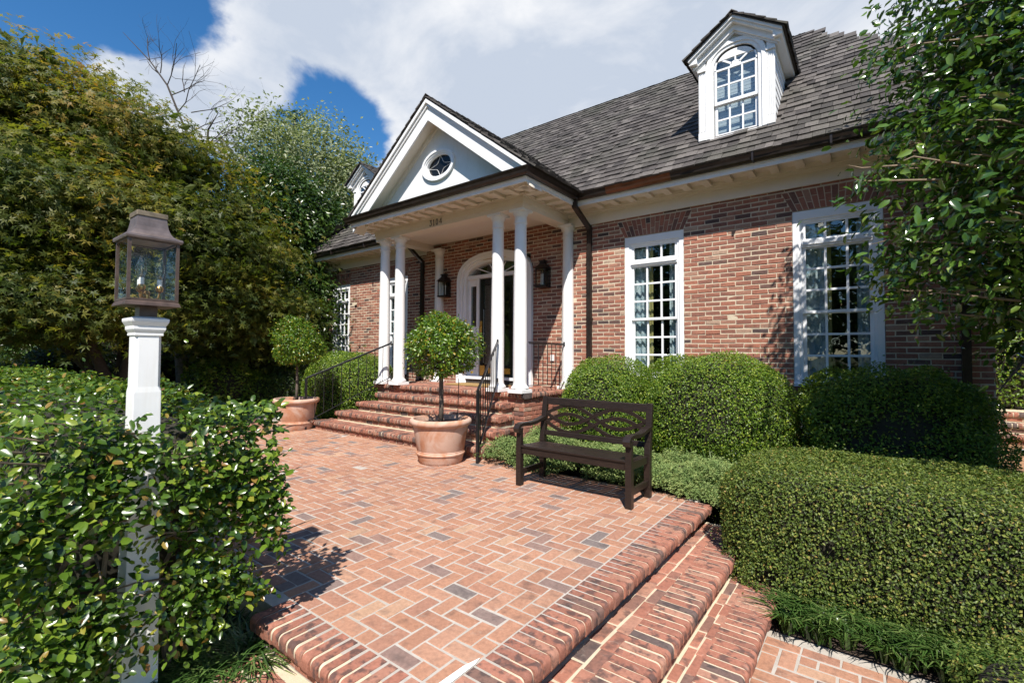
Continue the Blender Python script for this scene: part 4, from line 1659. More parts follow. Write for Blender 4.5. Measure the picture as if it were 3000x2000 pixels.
# ------------------------------------------------------------------ dormers
def build_dormer(xc, main=True):
    o = (xc, 0, 0)
    b = MB()
    # face built as a ring around the arched opening
    SP, RI = 5.555, .285
    opening = (0.30, SP, .29)
    arch_ring(b, (.50, 5.60, .10), opening, 0.0, .05, 4.50, 24)
    b.v = [(x, y, min(z, 5.70)) if abs(x) > .42 else (x, y, z) for x, y, z in b.v]
    apex = 6.14
    b.prism([(-.50, 5.60), (-.50, 5.79), (0, apex), (.50, 5.79), (.50, 5.60), (.30, 5.69), (.16, 5.83), (0, 5.86), (-.16, 5.83), (-.30, 5.69)], .012, .05, 'y')
    b.box(-.50, .50, -.03, .02, 4.495, 4.565)                    # sill
    arch_ring(b, (.405, SP, .385), (.345, SP, .33), -.035, .0, 4.565, 24)
    arch_ring(b, (.346, SP, .331), (.298, SP, .288), -.018, .04, 4.565, 24)
    dm = b.build('dormer', M['white'], house, o, smooth=True, angle=25)
    for s in (-1, 1):                                            # fluted pilasters
        pb = MB()
        x0, x1 = sorted((s * .405, s * .505))
        pb.box(x0, x1, -.042, .0, 4.566, 4.68)
        pb.box(x0, x1, -.022, .0, 4.68, 5.60)
        for k in range(4):
            xx = x0 + .012 + k * .022
            pb.box(xx, xx + .011, -.031, -.022, 4.70, 5.58)
        pb.box(x0 - .008, x1 + .008, -.05, .0, 5.60, 5.635)
        pb.box(x0, x1, -.030, .0, 5.635, 5.80)
        pb.build('pilaster', M['white'], dm, o)
    rb_ = MB()                                                    # raking mouldings
    dap, dsl = 6.215, .70
    for t0, t1, y0, hw_ in ((.0, .045, -.17, .615), (.045, .085, -.14, .60), (.085, .17, -.075, .57), (.17, .20, -.045, .54)):
        for s in (-1, 1):
            rb_.prism([(0, dap - t0), (s * hw_, dap - hw_ * dsl - t0), (s * hw_, dap - hw_ * dsl - t1), (0, dap - t1)], y0, .0 if t0 else 1.6, 'y')
    for s in (-1, 1):                                             # boxed side eaves
        rb_.prism([(s * .50, dap - .5 * dsl - .085), (s * .61, dap - .61 * dsl - .02), (s * .61, dap - .61 * dsl - .085), (s * .50, dap - .61 * dsl - .085)], -.139, 1.35, 'y')
    rb_.build('raking_cornice', M['white'], dm, o)
    for s in (-1, 1):                                             # lapped cheek boards
        n = 11
        for k in range(n):
            z0 = 4.53 + k * .115
            z1 = z0 + .125
            y1 = z0 + .10 - EZ + EY + .03
            if y1 < .06: continue
            cb = MB()
            xa = s * .485
            cb.prism([(xa, z0), (xa + s * .014, z0), (xa + s * .004, z1), (xa, z1)], .0, max(.08, y1 + .10), 'y')
            cb.build('cheek_board', M['white'], dm, o)
    rr = MB()
    for s in (-1, 1):
        rr.prism([(0, dap + .012), (s * .645, dap - .645 * dsl + .012), (s * .645, dap - .645 * dsl - .006), (0, dap - .006)], -.19, 1.9, 'y')
    dr = rr.build('dormer_roof', M['underlay'], dm, o)
    nr = math.hypot(1, dsl)
    for s, sd in ((1, 91), (-1, 92)):
        S_ = Shingles((xc + s * .67, .85, dap - .67 * dsl + .014), (0, 1, 0), (-s / nr, 0, dsl / nr), (s * dsl / nr, 0, 1 / nr), sd + int(xc))
        S_.fill(lambda q: (-1.05, .75 + q * 1.0), .67 * nr - .05, .16, .08, .16)
        S_.items = [(max(it[0], -1.05 + it[2] / 2 - .015), *it[1:]) for it in S_.items]
        S_.build(dm, 0)
    global cap
    cap = MB()
    caps((xc, -.21, dap + .022), (xc, 1.95, dap + .022), .13)
    ob = cap.build('ridge_shingles', M['shingle_o'], dm); ob['kind'] = 'stuff'
    # sashes: arched fanlight over three columns of panes
    x0, x1 = -.285, .285
    sb, pn = grid_sash(x0, x1, 5.05, SP + .02, .0, .03, 3, 2, .03, .022, .045, .026)
    sb.build('sash', M['white_gloss'], dm, o); add_panes(pn, dm, o)
    sb, pn = grid_sash(x0, x1, 4.566, 5.075, .035, .065, 3, 2, .034, .022, .06, .03)
    sb.build('sash', M['white_gloss'], dm, o); add_panes(pn, dm, o)
    fb = MB()
    fb.prism(arcp(0, SP + .015, .075, .075, 0, 180, 10), .004, .026, 'y')
    for a in (32, 64, 90, 116, 148) if False else (38, 90, 142):
        c_, s_ = math.cos(math.radians(a)), math.sin(math.radians(a))
        fb.bar((.06 * c_, .014, SP + .015 + .06 * s_), (.285 * c_, .014, SP + .015 + .268 * s_), .02, .026)
    arch_ring(fb, (.292, SP, .282), (.268, SP, .258), .0, .03, SP, 20)
    fb.build('fanlight_bar', M['white_gloss'], dm, o)
    MB().prism([(x, z) for x, z in ell(.275, SP, .265, 20)], .014, .017, 'y').build('fanlight_pane', M['glass'], dm, o)
    bl = MB()
    z = 4.60
    while z < 5.80:
        hwid = .28 if z < SP else .28 * math.sqrt(max(.02, 1 - ((z - SP) / .28) ** 2))
        bl.bar((-hwid, .12, z), (hwid, .12, z), .016, .044)
        z += .05
    # tilt each slat
    bl.v = [(x, y, zz + (y - .12) * -0.35) for x, y, zz in bl.v]
    bl.build('shutter_slats', simple_mat('shutter_white', (.62, .64, .68), .5), dm, o)
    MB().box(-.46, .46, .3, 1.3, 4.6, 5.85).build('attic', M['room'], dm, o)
    return dm


build_dormer(-1.505)
build_dormer(-10.28)

# ------------------------------------------------------------------ foliage helpers
LEAF = {}
LEAF['simple'] = (np.array([(0, 0, 0), (.48, -.5, .10), (1, 0, -.04), (.48, .5, .10)]), np.array([(0, 1, 2), (0, 2, 3)]))
LEAF['oval'] = (np.array([(0, 0, 0), (.28, -.46, .07), (.72, -.42, .06), (1, 0, -.10), (.72, .42, .06), (.28, .46, .07), (.5, 0, 0)]),
                np.array([(0, 1, 6), (1, 2, 6), (2, 3, 6), (3, 4, 6), (4, 5, 6), (5, 0, 6)]))
_m = [(0, 0, 0)]
_f = []
for _a in (-105, -52, 0, 52, 105):
    _r = 1.0 if _a == 0 else (.88 if abs(_a) < 60 else .62)
    _t = math.radians(_a)
    _d = (math.cos(_t), math.sin(_t)); _p = (-_d[1], _d[0])
    _b = len(_m)
    _m += [(_d[0] * .34 * _r + _p[0] * .12, _d[1] * .34 * _r + _p[1] * .12, .03), (_d[0] * _r, _d[1] * _r, -.08), (_d[0] * .34 * _r - _p[0] * .12, _d[1] * .34 * _r - _p[1] * .12, .03)]
    _f += [(0, _b + 2, _b), (_b, _b + 2, _b + 1)]
LEAF['maple'] = (np.array(_m), np.array(_f))
LEAF['blade'] = (np.array([(0, -.5, 0), (0, .5, 0), (.5, -.45, .0), (.5, .45, .0), (1, 0, -.1)]), np.array([(0, 2, 3), (0, 3, 1), (2, 4, 3)]))


def unit(a):
    return a / np.maximum(np.linalg.norm(a, axis=1, keepdims=True), 1e-9)


def leaf_arrays(P, N, T, L, Wd, kind):
    tv, tf = LEAF[kind]
    N = unit(N)
    T = unit(T - N * (T * N).sum(1, keepdims=True))
    B = np.cross(N, T)
    n = len(P)
    V = P[:, None, :] + (T * L[:, None])[:, None, :] * tv[None, :, 0:1] + (B * Wd[:, None])[:, None, :] * tv[None, :, 1:2] + (N * L[:, None])[:, None, :] * tv[None, :, 2:3]
    F = (tf[None] + (np.arange(n) * len(tv))[:, None, None]).reshape(-1, 3)
    return V.reshape(-1, 3), F


def leaves(name, P, N, T, L, Wd, kind, mat, parent, origin=(0, 0, 0), tone=None, singles=0, single_mat=None, r=None, stuff=True):
    """Leaves as one mesh; the `singles` largest in view also become objects of their own."""
    r = r or rng
    n = len(P)
    tone = r.random(n) if tone is None else tone
    keep = np.ones(n, bool)
    if singles:
        d = P - np.array(CAM)
        z = d @ np.array(Fv)
        x = 1500 + 1377.5 * (d @ np.array(Rv)) / np.maximum(z, .05)
        y = 994 - 1377.5 * (d @ np.array(Uv)) / np.maximum(z, .05)
        face = np.abs((unit(N) * unit(d)).sum(1))
        facing = (unit(N) * unit(d)).sum(1)
        score = L * Wd * (face + .15) / np.maximum(z, .3) ** 2
        score[(x < 0) | (x > 3000) | (y < 0) | (y > 2000) | (z < .3)] = -1
        order = np.argsort(-score)[:singles * 3]
        pick = r.choice(order, min(singles, len(order)), replace=False)
        pick = pick[score[pick] > 0]
        keep[pick] = False
        tv, tf = LEAF[kind]
        me = fast_mesh('leaf', np.stack([tv[:, 0], tv[:, 1], tv[:, 2]], 1), tf, single_mat, smooth=(kind == 'oval'))
        Nn = unit(N[pick]); Tn = unit(T[pick] - Nn * (T[pick] * Nn).sum(1, keepdims=True)); Bn = np.cross(Nn, Tn)
        for k, i in enumerate(pick):
            o = bpy.data.objects.new('leaf', me)
            link(o, parent, P[i])
            mtx = Matrix((Tn[k], Bn[k], Nn[k])).transposed()
            o.rotation_euler = mtx.to_euler()
            o.scale = (L[i], Wd[i], L[i])
    V, F = leaf_arrays(P[keep], N[keep], T[keep], L[keep], Wd[keep], kind)
    ob = fast_obj(name, V - np.array(origin), F, mat, parent, origin, np.repeat(tone[keep], len(LEAF[kind][1])), smooth=(kind == 'oval'))
    if stuff and parent is not None:
        ob['kind'] = 'stuff'
    return ob


def lump(P, amp, freq, seed):
    r = np.random.default_rng(seed)
    s = np.zeros(len(P))
    for i in range(7):
        k = r.normal(0, freq, 3) * (1 + .35 * i)
        s += np.sin(P @ k + r.uniform(0, 6.28)) / (1 + .35 * i)
    return s * amp / 2.2


def sq_surface(n, c, h, p, r, faces=None):
    """Points and normals on a rounded box (superquadric) of half sizes h."""
    h = np.array(h, float)
    area = np.array([h[1] * h[2], h[0] * h[2], h[0] * h[1]])
    ax = r.choice(3, n, p=area / area.sum())
    U = r.uniform(-1, 1, (n, 3))
    sg = np.where(r.random(n) < .5, -1.0, 1.0)
    U[np.arange(n), ax] = sg
    k = (np.abs(U) ** p).sum(1) ** (1 / p)
    U = U / k[:, None]
    Nn = np.sign(U) * np.abs(U) ** (p - 1) / h
    return U * h + np.array(c), unit(Nn)


def hedge_leaves(n, c, h, p, r, depth=.12, rough=.03, freq=3.0, size=(.03, .05), ratio=.55, up=.35, scatter=.7, seed=5, zmin=None, back=True):
    P, N = sq_surface(n, c, h, p, r)
    P = P + N * (lump(P, rough, freq, seed) + r.exponential(1, n).clip(0, 3) * -depth / 2 + depth * .25 + (r.random(n) < .025) * r.exponential(.045, n))[:, None]
    if zmin is not None:
        k = P[:, 2] > zmin
        P, N = P[k], N[k]
    n = len(P)
    D = unit(N + r.normal(0, scatter, (n, 3)) + np.array([0, 0, up]))
    T = unit(r.normal(0, 1, (n, 3)) + N * .6)
    L = r.uniform(size[0], size[1], n)
    return P, D, T, L, L * ratio * r.uniform(.85, 1.15, n)


def core_mesh(c, h, p, seg=20):  # smooth solid filler inside foliage, blocks the view through
    b = MB()
    n = seg
    for i in range(n + 1):
        th = -math.pi / 2 + math.pi * i / n
        for j in range(2 * n):
            ph = 2 * math.pi * j / (2 * n)
            d = np.array([math.cos(th) * math.cos(ph), math.cos(th) * math.sin(ph), math.sin(th)])
            k = (np.abs(d) ** p).sum() ** (1 / p)
            q = d / k * np.array(h) + np.array(c)
            b.v.append(tuple(q))
    m = 2 * n
    for i in range(n):
        for j in range(m):
            b.f.append((i * m + j, i * m + (j + 1) % m, (i + 1) * m + (j + 1) % m, (i + 1) * m + j))
    return b


M['core'] = simple_mat('dark_twig_filler', (.022, .020, .012), 1.0, var=.5, vscale=30)  # twig mass as near-black filler, inner shade painted into its colour
HOLLY = [(0, (0.023, 0.054, 0.0072)), (0.45, (0.0576, 0.1134, 0.0122)), (0.78, (0.1152, 0.189, 0.0187)), (0.95, (0.2176, 0.27, 0.0324)), (0.97, (0.256, 0.1836, 0.036)), (1, (0.192, 0.0972, 0.0288))]
M['leaf_hedge'] = leaf_mat('glossy_hedge_leaf', HOLLY, .27, .28, .5)
M['leaf_hedge_o'] = leaf_mat('glossy_hedge_leaf_single', HOLLY, .27, .28, .5, 'object')
CLIP = [(0, (0.043, 0.0713, 0.0123)), (0.45, (0.0845, 0.1296, 0.023)), (0.8, (0.1536, 0.2009, 0.037)), (0.95, (0.2458, 0.2592, 0.0574)), (1, (0.3072, 0.1944, 0.0574))]
M['leaf_clip'] = leaf_mat('clipped_hedge_leaf', CLIP, .48, .25, .3)
BOX = [(0, (0.0511, 0.0966, 0.0104)), (0.5, (0.1114, 0.1929, 0.0188)), (0.85, (0.1971, 0.2893, 0.0292)), (1, (0.348, 0.3859, 0.0522))]
M['leaf_box'] = leaf_mat('boxwood_leaf', BOX, .42, .30, .4)
JUN = [(0, (0.0655, 0.1147, 0.0357)), (0.5, (0.1638, 0.2381, 0.0774)), (1, (0.3058, 0.3528, 0.1309))]
M['leaf_juniper'] = leaf_mat('juniper_sprig', JUN, .6, .2, .2)
M['leaf_grass'] = leaf_mat('liriope_blade', [(0, (.030, .065, .016)), (.6, (.065, .135, .028)), (1, (.17, .23, .07))], .3, .25, .5)
TOP = [(0, (0.0394, 0.0874, 0.0101)), (0.5, (0.0887, 0.1746, 0.0161)), (0.85, (0.1676, 0.254, 0.0222)), (0.95, (0.3154, 0.3016, 0.0302)), (1, (0.3942, 0.2064, 0.0302))]
M['leaf_topiary'] = leaf_mat('topiary_leaf', TOP, .33, .32, .5)
MAPLE = [(0, (.050, .075, .014)), (.25, (.100, .120, .020)), (.5, (.175, .165, .028)), (.7, (.26, .185, .030)), (.88, (.28, .135, .028)), (1, (.22, .075, .024))]
M['leaf_maple'] = leaf_mat('maple_leaf', MAPLE, .5, .48, .3)
DARK = [(0, (0.016, 0.0405, 0.0063)), (0.6, (0.0399, 0.081, 0.0117)), (1, (0.096, 0.1485, 0.0225))]
M['leaf_dark'] = leaf_mat('evergreen_leaf', DARK, .32, .22, .5)
SILVER = [(0, (.085, .115, .045)), (.5, (.20, .235, .115)), (1, (.42, .43, .30))]
M['leaf_silver'] = leaf_mat('silvery_leaf', SILVER, .45, .35, .4)

# ------------------------------------------------------------------ hedges
r1 = np.random.default_rng(101)
LP = at(427, 960, 2.16)
LX, LY = LP.x, LP.y
# glossy hedge on the left: ends at the lamp post
hc, hh = (-5.97, -6.50, .48), (3.56, .50, .67)
hedge = thing('hedge', 'glossy dark green clipped hedge with large leaves round the lamp post', 'hedge', (-6.0, -6.5, -.17))
P1 = hedge_leaves(40000, hc, hh, 7, r1, .16, .035, 4.0, (.026, .046), .56, .35, .75, 5)
# dense end face towards the camera
n = 16500
Pe = np.stack([np.full(n, -2.41), r1.uniform(-7.02, -6.0, n), r1.uniform(.0, 1.13, n)], 1)
band = np.sin(Pe[:, 2] * 11 + 2.2 * np.sin(Pe[:, 1] * 3.1) + 1.0) + .6 * np.sin(Pe[:, 1] * 13 + Pe[:, 2] * 7)
near_post = (np.abs(Pe[:, 1] - LY) < .11) & (Pe[:, 2] < .92) & (Pe[:, 2] > -.1)
keep_ = (~near_post | (r1.random(n) < .20)) & (r1.random(n) < .52 + .36 * band) & ~((Pe[:, 2] < .06 + .16 * np.sin((Pe[:, 1] + 7) * 2.6)) & (r1.random(n) < .75))
Pe = Pe[keep_]; n = len(Pe)
Pe[:, 0] += .02 + .05 * lump(Pe, 1.0, 3.0, 8) - r1.exponential(.10, n).clip(0, .5)
Pe[:, 2] += 0
Ne = unit(np.array([.50, -.35, .85]) + r1.normal(0, .50, (n, 3)))
Te = unit(r1.normal(0, 1, (n, 3)) + np.array([.4, 0, .3]))
Le = r1.uniform(.026, .054, n)
A_ = [np.concatenate([a, b_]) for a, b_ in zip(P1, (Pe, Ne, Te, Le, Le * .56))]
# leave room round the post shaft
cut = (np.abs(A_[0][:, 0] - LX) < .085) & (np.abs(A_[0][:, 1] - LY) < .085)
A_ = [a[~cut] for a in A_]
low = (A_[0][:, 0] > -3.1) & (A_[0][:, 2] < .17 + (A_[0][:, 1] + 6.05) * .36 + .05 * np.sin(A_[0][:, 1] * 19))
A_ = [a[~low] for a in A_]
leaves('leaves', *A_, 'oval', M['leaf_hedge'], hedge, singles=300, single_mat=M['leaf_hedge_o'], r=r1)
core_mesh((-6.16, -6.50, .58), (3.30, .38, .46), 7).build('branches', M['core'], hedge)  # solid dark filler behind the leaf gaps, shade in its colour
tw = MB()
for i in range(70):
    y, z = r1.uniform(-6.95, -6.1), r1.uniform(.15, 1.0)
    a = Vector((-2.62, y, z)); d = Vector((r1.uniform(.1, .25), r1.normal(0, .22), r1.uniform(-.05, .14)))
    tw.tube([a, a + d * .5 + Vector((0, 0, r1.normal(0, .015))), a + d], [.006, .0045, .002], 5)
for i in range(7):
    y = r1.uniform(-6.9, -6.1)
    tw.tube([(-2.75, y, -.2), (-2.68 + r1.normal(0, .06), y + r1.normal(0, .1), .3), (-2.6, y + r1.normal(0, .25), .8)], [.018, .012, .005], 6)
o_ = tw.build('twigs', M['twig'], hedge)
o_['kind'] = 'stuff'

# clipped hedge on the right
r2 = np.random.default_rng(102)
hedge2 = thing('hedge', 'broad clipped hedge with tiny leaves and flat top right of the garden steps', 'hedge', (.9, -2.7, -.4))
n2c, n2h = (1.30, -2.68, .03), (2.28, .74, .50)
A_ = hedge_leaves(240000, n2c, n2h, 9, r2, .06, .016, 5.0, (.015, .026), .62, .45, .65, 15)
k = (A_[0][:, 0] < 1.6)
hole = ((A_[0][:, 1] < -3.2) & (lump(A_[0], 1.0, 5.5, 77) > .95))
k &= ~hole | (r2.random(len(k)) < .15)
A_ = [a[k] for a in A_]
leaves('leaves', *A_, 'simple', M['leaf_clip'], hedge2, r=r2)
core_mesh(n2c, (2.19, .65, .43), 9).build('branches', M['core'], hedge2)  # one dark filler body for the shaded inside, no separate branches
hedge3 = thing('hedge', 'low clipped hedge corner at the bottom right beside the walk', 'hedge', (1.3, -4.3, -.47))
A_ = hedge_leaves(30000, (1.30, -4.30, -.22), (1.02, .52, .31), 4, r2, .06, .02, 5.0, (.014, .024), .6, .5, .6, 16)
leaves('leaves', *A_, 'simple', M['leaf_clip'], hedge3, r=r2)
core_mesh((1.30, -4.30, -.22), (.95, .43, .25), 4).build('branches', M['core'], hedge3)  # dark filler body, colour stands in for the shade inside


def bush(name, label, c, h, p, n, size, mat, seed, rough=.06, freq=3.0, depth=.14, up=.4, cat='shrub', group=None, ratio=.55, kind='simple', scat=.7, core=.86):
    t = thing(name, label, cat, (c[0], c[1], c[2] - h[2]), group)
    r = np.random.default_rng(seed)
    A = hedge_leaves(n, c, h, p, r, depth, rough, freq, size, ratio, up, scat, seed)
    k = A[0][:, 2] > c[2] - h[2] * .98
    leaves('leaves', *[a[k] for a in A], kind, mat, t, r=r)
    core_mesh(c, tuple(x * core for x in h), p).build('branches', M['core'], t)  # dark solid core: blocks see-through, shade between leaves put into colour
    return t


G_BOX = 'boxwood mounds in front of the house'
bush('boxwood', 'left rounded boxwood mound behind the bench, beside the porch', (-3.02, -1.02, .66), (.64, .62, .69), 2.15, 46000, (.020, .034), M['leaf_box'], 201, group=G_BOX)
bush('boxwood', 'large rounded boxwood mound between the two tall right windows', (-1.60, -1.02, .68), (.90, .66, .71), 2.35, 62000, (.020, .034), M['leaf_box'], 202, group=G_BOX)
bush('boxwood', 'shaded dark boxwood under the rightmost window', (.14, -.82, .50), (.84, .58, .76), 2.6, 60000, (.024, .040), M['leaf_box'], 203, rough=.10, group=G_BOX)
bush('boxwood', 'rounded boxwood mound left of the porch steps below the railing', (-9.15, -1.15, .62), (.98, .80, .76), 2.7, 42000, (.028, .045), M['leaf_box'], 204, group=G_BOX)
bush('boxwood', 'low dark boxwood by the far left corner of the house', (-11.2, -1.5, .42), (1.0, .8, .62), 2.5, 22000, (.035, .055), M['leaf_dark'], 205, group=G_BOX)

# juniper ground cover: arching sprays
def juniper(name, label, cx0, cx1, cy0, cy1, zmax, n, seed):
    r = np.random.default_rng(seed)
    t = thing(name, label, 'ground cover', ((cx0 + cx1) / 2, (cy0 + cy1) / 2, -.03), 'juniper beside the terrace')
    m = n // 26
    bx_, by_ = r.uniform(cx0, cx1, m), r.uniform(cy0, cy1, m)
    e = 1 - np.maximum(np.abs((bx_ - (cx0 + cx1) / 2) / ((cx1 - cx0) / 2)) ** 4, np.abs((by_ - (cy0 + cy1) / 2) / ((cy1 - cy0) / 2)) ** 3)
    hz = zmax * (.30 + .7 * e.clip(0, 1)) * (.62 + .38 * np.sin(bx_ * 5.3 + seed) * np.cos(by_ * 6.1)) * r.uniform(.7, 1.05, m)
    base = np.stack([bx_, by_, hz], 1)
    dirs = unit(np.stack([r.normal(0, 1, m), r.normal(-.5, 1, m), r.uniform(.0, .7, m)], 1))
    t_ = r.random((m, 26))
    P = base[:, None, :] + dirs[:, None, :] * (t_ * .13)[:, :, None] + r.normal(0, .016, (m, 26, 3))
    P = P.reshape(-1, 3)
    T = unit(np.repeat(dirs, 26, 0) + r.normal(0, .55, (m * 26, 3)))
    N = unit(r.normal(0, .6, (m * 26, 3)) + np.array([0, -.2, .8]))
    L = r.uniform(.022, .045, len(P))
    tone = np.clip(np.repeat(r.random(m), 26) * .6 + t_.reshape(-1) * .45, 0, 1)
    leaves('sprigs', P, N, T, L, L * .33, 'simple', M['leaf_juniper'], t, tone=tone, r=r)
    b = MB()
    core_mesh(((cx0 + cx1) / 2, (cy0 + cy1) / 2, -.02), ((cx1 - cx0) / 2 * .86, (cy1 - cy0) / 2 * .8, zmax * .62), 3.2, 14).build('stems', M['core'], t)  # dark filler mound, its colour carries the shade under the sprigs
    return t


juniper('juniper', 'blue green juniper spreading between the porch steps and the bench', -3.92, -2.9, -2.66, -1.35, .40, 36000, 301)
juniper('juniper', 'blue green juniper spreading under and behind the bench', -3.0, -1.95, -2.50, -1.55, .30, 26000, 302)
juniper('juniper', 'blue green juniper spreading right of the bench to the steps', -2.05, -1.02, -2.56, -1.5, .30, 32000, 303)


def grass_tuft(name, label, pts, seed, h=(.16, .30), group=None, blades=40, arch=1.0):
    r = np.random.default_rng(seed)
    t = thing(name, label, 'grass', tuple(np.mean(np.array(pts), 0)), group)
    VV, FF, TT = [], [], []
    base = 0
    for (x, y, z) in pts:
        for k in range(blades):
            a = r.uniform(0, 6.28); ln = r.uniform(*h); w = r.uniform(.0045, .0085)
            d = np.array([math.cos(a), math.sin(a), 0]); pr_ = np.array([-d[1], d[0], 0])
            o = np.array([x, y, z]) + d * r.uniform(0, .04) + pr_ * r.normal(0, .015)
            seg = []
            for i in range(5):
                s = i / 4
                c = o + d * ln * arch * (s ** 1.6) * .75 + np.array([0, 0, ln * (s * 1.15 - .62 * arch * s ** 2.2)])
                ww = w * (1 - .85 * s ** 2)
                seg += [c - pr_ * ww, c + pr_ * ww]
            VV += seg
            for i in range(4):
                FF.append((base + 2 * i, base + 2 * i + 1, base + 2 * i + 3, base + 2 * i + 2))
            TT += [r.random()] * 4
            base += 10
    leavesob = fast_obj('blades', np.array(VV) - np.array(WORG[t]), np.array(FF), M['leaf_grass'], t, WORG[t], np.array(TT))
    leavesob['kind'] = 'stuff'
    return t


r3 = np.random.default_rng(401)
pts = [(x, y, -.45) for x, y in zip(r3.uniform(-.55, .85, 70), r3.uniform(-3.60, -3.36, 70))]
pts = [(x, y, max(bed_z(x, y), -.46)) for x, y, z in pts]
grass_tuft('liriope', 'fringe of strap leaved lily turf below the right clipped hedge', pts, 402, (.20, .34), blades=22)
pts = [(x, y, -.17) for x, y in zip(r3.uniform(-2.75, -1.95, 26) , r3.uniform(-6.75, -6.12, 26)) if y < -6.05 - .35 * (x + 2.75)]
pts = [(x, y, -.30) for x, y in zip(r3.uniform(-2.95, -2.42, 60), r3.uniform(-6.75, -6.02, 60))]
grass_tuft('liriope', 'tuft of dark lily turf at the foot of the lamp post', pts, 403, (.26, .42), blades=22)
pts = [(x, y, -.02) for x, y in zip(r3.uniform(-1.55, -1.1, 9), r3.uniform(-1.75, -1.4, 9))]
grass_tuft('liriope', 'upright grassy clump behind the juniper right of the bench', pts, 404, (.35, .55), blades=16, arch=.55)

# ------------------------------------------------------------------ lamp post and lantern
post = thing('lamp_post', 'white painted square lamp post rising through the hedge', 'post', (LX, LY, -.3))
b = MB()
def oct_ring(w, c, z):
    return [(-w + c, -w, z), (w - c, -w, z), (w, -w + c, z), (w, w - c, z), (w - c, w, z), (-w + c, w, z), (-w, w - c, z), (-w, -w + c, z)]
rings = [oct_ring(.068, .002, -.3), oct_ring(.065, .002, .05), oct_ring(.0525, .002, 1.10), oct_ring(.0525, .002, 1.205), oct_ring(.0505, .012, 1.23), oct_ring(.050, .012, 1.46)]
V = [p for q in rings for p in q]
F = [(i * 8 + k, i * 8 + (k + 1) % 8, (i + 1) * 8 + (k + 1) % 8, (i + 1) * 8 + k) for i in range(len(rings) - 1) for k in range(8)]
b.add(V, F)
b.build('shaft', M['white'], post, (LX, LY, 0), bevel=.002)
b = MB().box(-.078, .078, -.078, .078, 1.45, 1.462).frustum((0, 0), .076, .076, .088, .088, 1.462, 1.478).box(-.088, .088, -.088, .088, 1.478, 1.494)\
    .frustum((0, 0), .088, .088, .102, .102, 1.494, 1.514).box(-.102, .102, -.102, .102, 1.514, 1.528).frustum((0, 0), .10, .10, .07, .07, 1.528, 1.536)
b.v = [(x * .70, y * .70, z) for x, y, z in b.v]
b.build('cap', M['white'], post, (LX, LY, .01), bevel=.002)

lan = thing('post_lantern', 'aged copper lantern with three clear candle bulbs on the white post', 'lantern', (LX, LY, 1.53))
lo = (LX, LY, 0)
LK = .80
M['lan_copper'] = simple_mat('weathered_copper', (.17, .135, .125), .45, .45, var=.45, vscale=14, bump=.1, bscale=40)
M['lan_dark'] = simple_mat('weathered_copper_frame', (.115, .078, .062), .45, .45, var=.4, vscale=18)
MB().box(-.042, .042, -.042, .042, 1.53, 1.582).build('neck', M['lan_dark'], lan, lo)
w = .112
b = MB()
b.frustum((0, 0), .130, .130, .124, .124, 1.578, 1.592).frustum((0, 0), .124, .124, .114, .114, 1.592, 1.602)
for sx in (-1, 1):
    for sy in (-1, 1):
        b.box(sx * w - .0075, sx * w + .0075, sy * w - .0075, sy * w + .0075, 1.600, 1.876)
for s in (-1, 1):
    b.box(-w, w, s * w - .006, s * w + .006, 1.601, 1.609).box(-w, w, s * w - .006, s * w + .006, 1.866, 1.875)
    b.box(s * w - .006, s * w + .006, -w, w, 1.601, 1.6088).box(s * w - .006, s * w + .006, -w, w, 1.8662, 1.875)
b.build('frame', M['lan_dark'], lan, lo)
prof = [(.130, 1.872), (.133, 1.880), (.131, 1.888), (.112, 1.893), (.096, 1.902), (.084, 1.917), (.076, 1.937), (.071, 1.962), (.068, 1.985)]
b = MB()
V = []
for r_, z_ in prof:
    V += [(-r_, -r_, z_), (r_, -r_, z_), (r_, r_, z_), (-r_, r_, z_)]
F = [(4 * i + k, 4 * i + (k + 1) % 4, 4 * i + 4 + (k + 1) % 4, 4 * i + 4 + k) for i in range(len(prof) - 1) for k in range(4)] + [(0, 1, 2, 3)]
b.add(V, F)
b.build('roof', M['lan_copper'], lan, lo)
MB().box(-.073, .073, -.073, .073, 1.983, 2.006).build('top_cap', simple_mat('mossy_copper', (.16, .13, .09), .7, .2, var=.5, vscale=30), lan, lo, bevel=.003)
for dx, dy, sx, sy in ((1, 0, .0012, w), (-1, 0, .0012, w), (0, 1, w, .0012), (0, -1, w, .0012)):
    MB().box(dx * w - sx, dx * w + sx, dy * w - sy, dy * w + sy, 1.608, 1.867).build('pane', M['lamp_glass'], lan, lo)
b = MB().lathe([(.014, 1.60), (.014, 1.635), (.019, 1.64), (.012, 1.65), (.001, 1.655)], (0, 0), 12)
bulbs = []
for a in (75, 200, 320):
    ca, sa = math.cos(math.radians(a)) * .058, math.sin(math.radians(a)) * .058
    b.tube([(0, 0, 1.628), (ca * .5, sa * .5, 1.612), (ca * .9, sa * .9, 1.622), (ca, sa, 1.645)], .0055, 8)
    b.lathe([(.006, 1.645), (.017, 1.652), (.020, 1.664), (.019, 1.670), (.013, 1.676)], (ca, sa), 12)
    bulbs.append((ca, sa))
b.build('candelabra', simple_mat('lamp_brass', (.52, .29, .09), .3, 1.0), lan, lo, smooth=True, angle=40)
M['bulb'] = glass_mat('bulb_glass', (.93, .95, .94), .9)
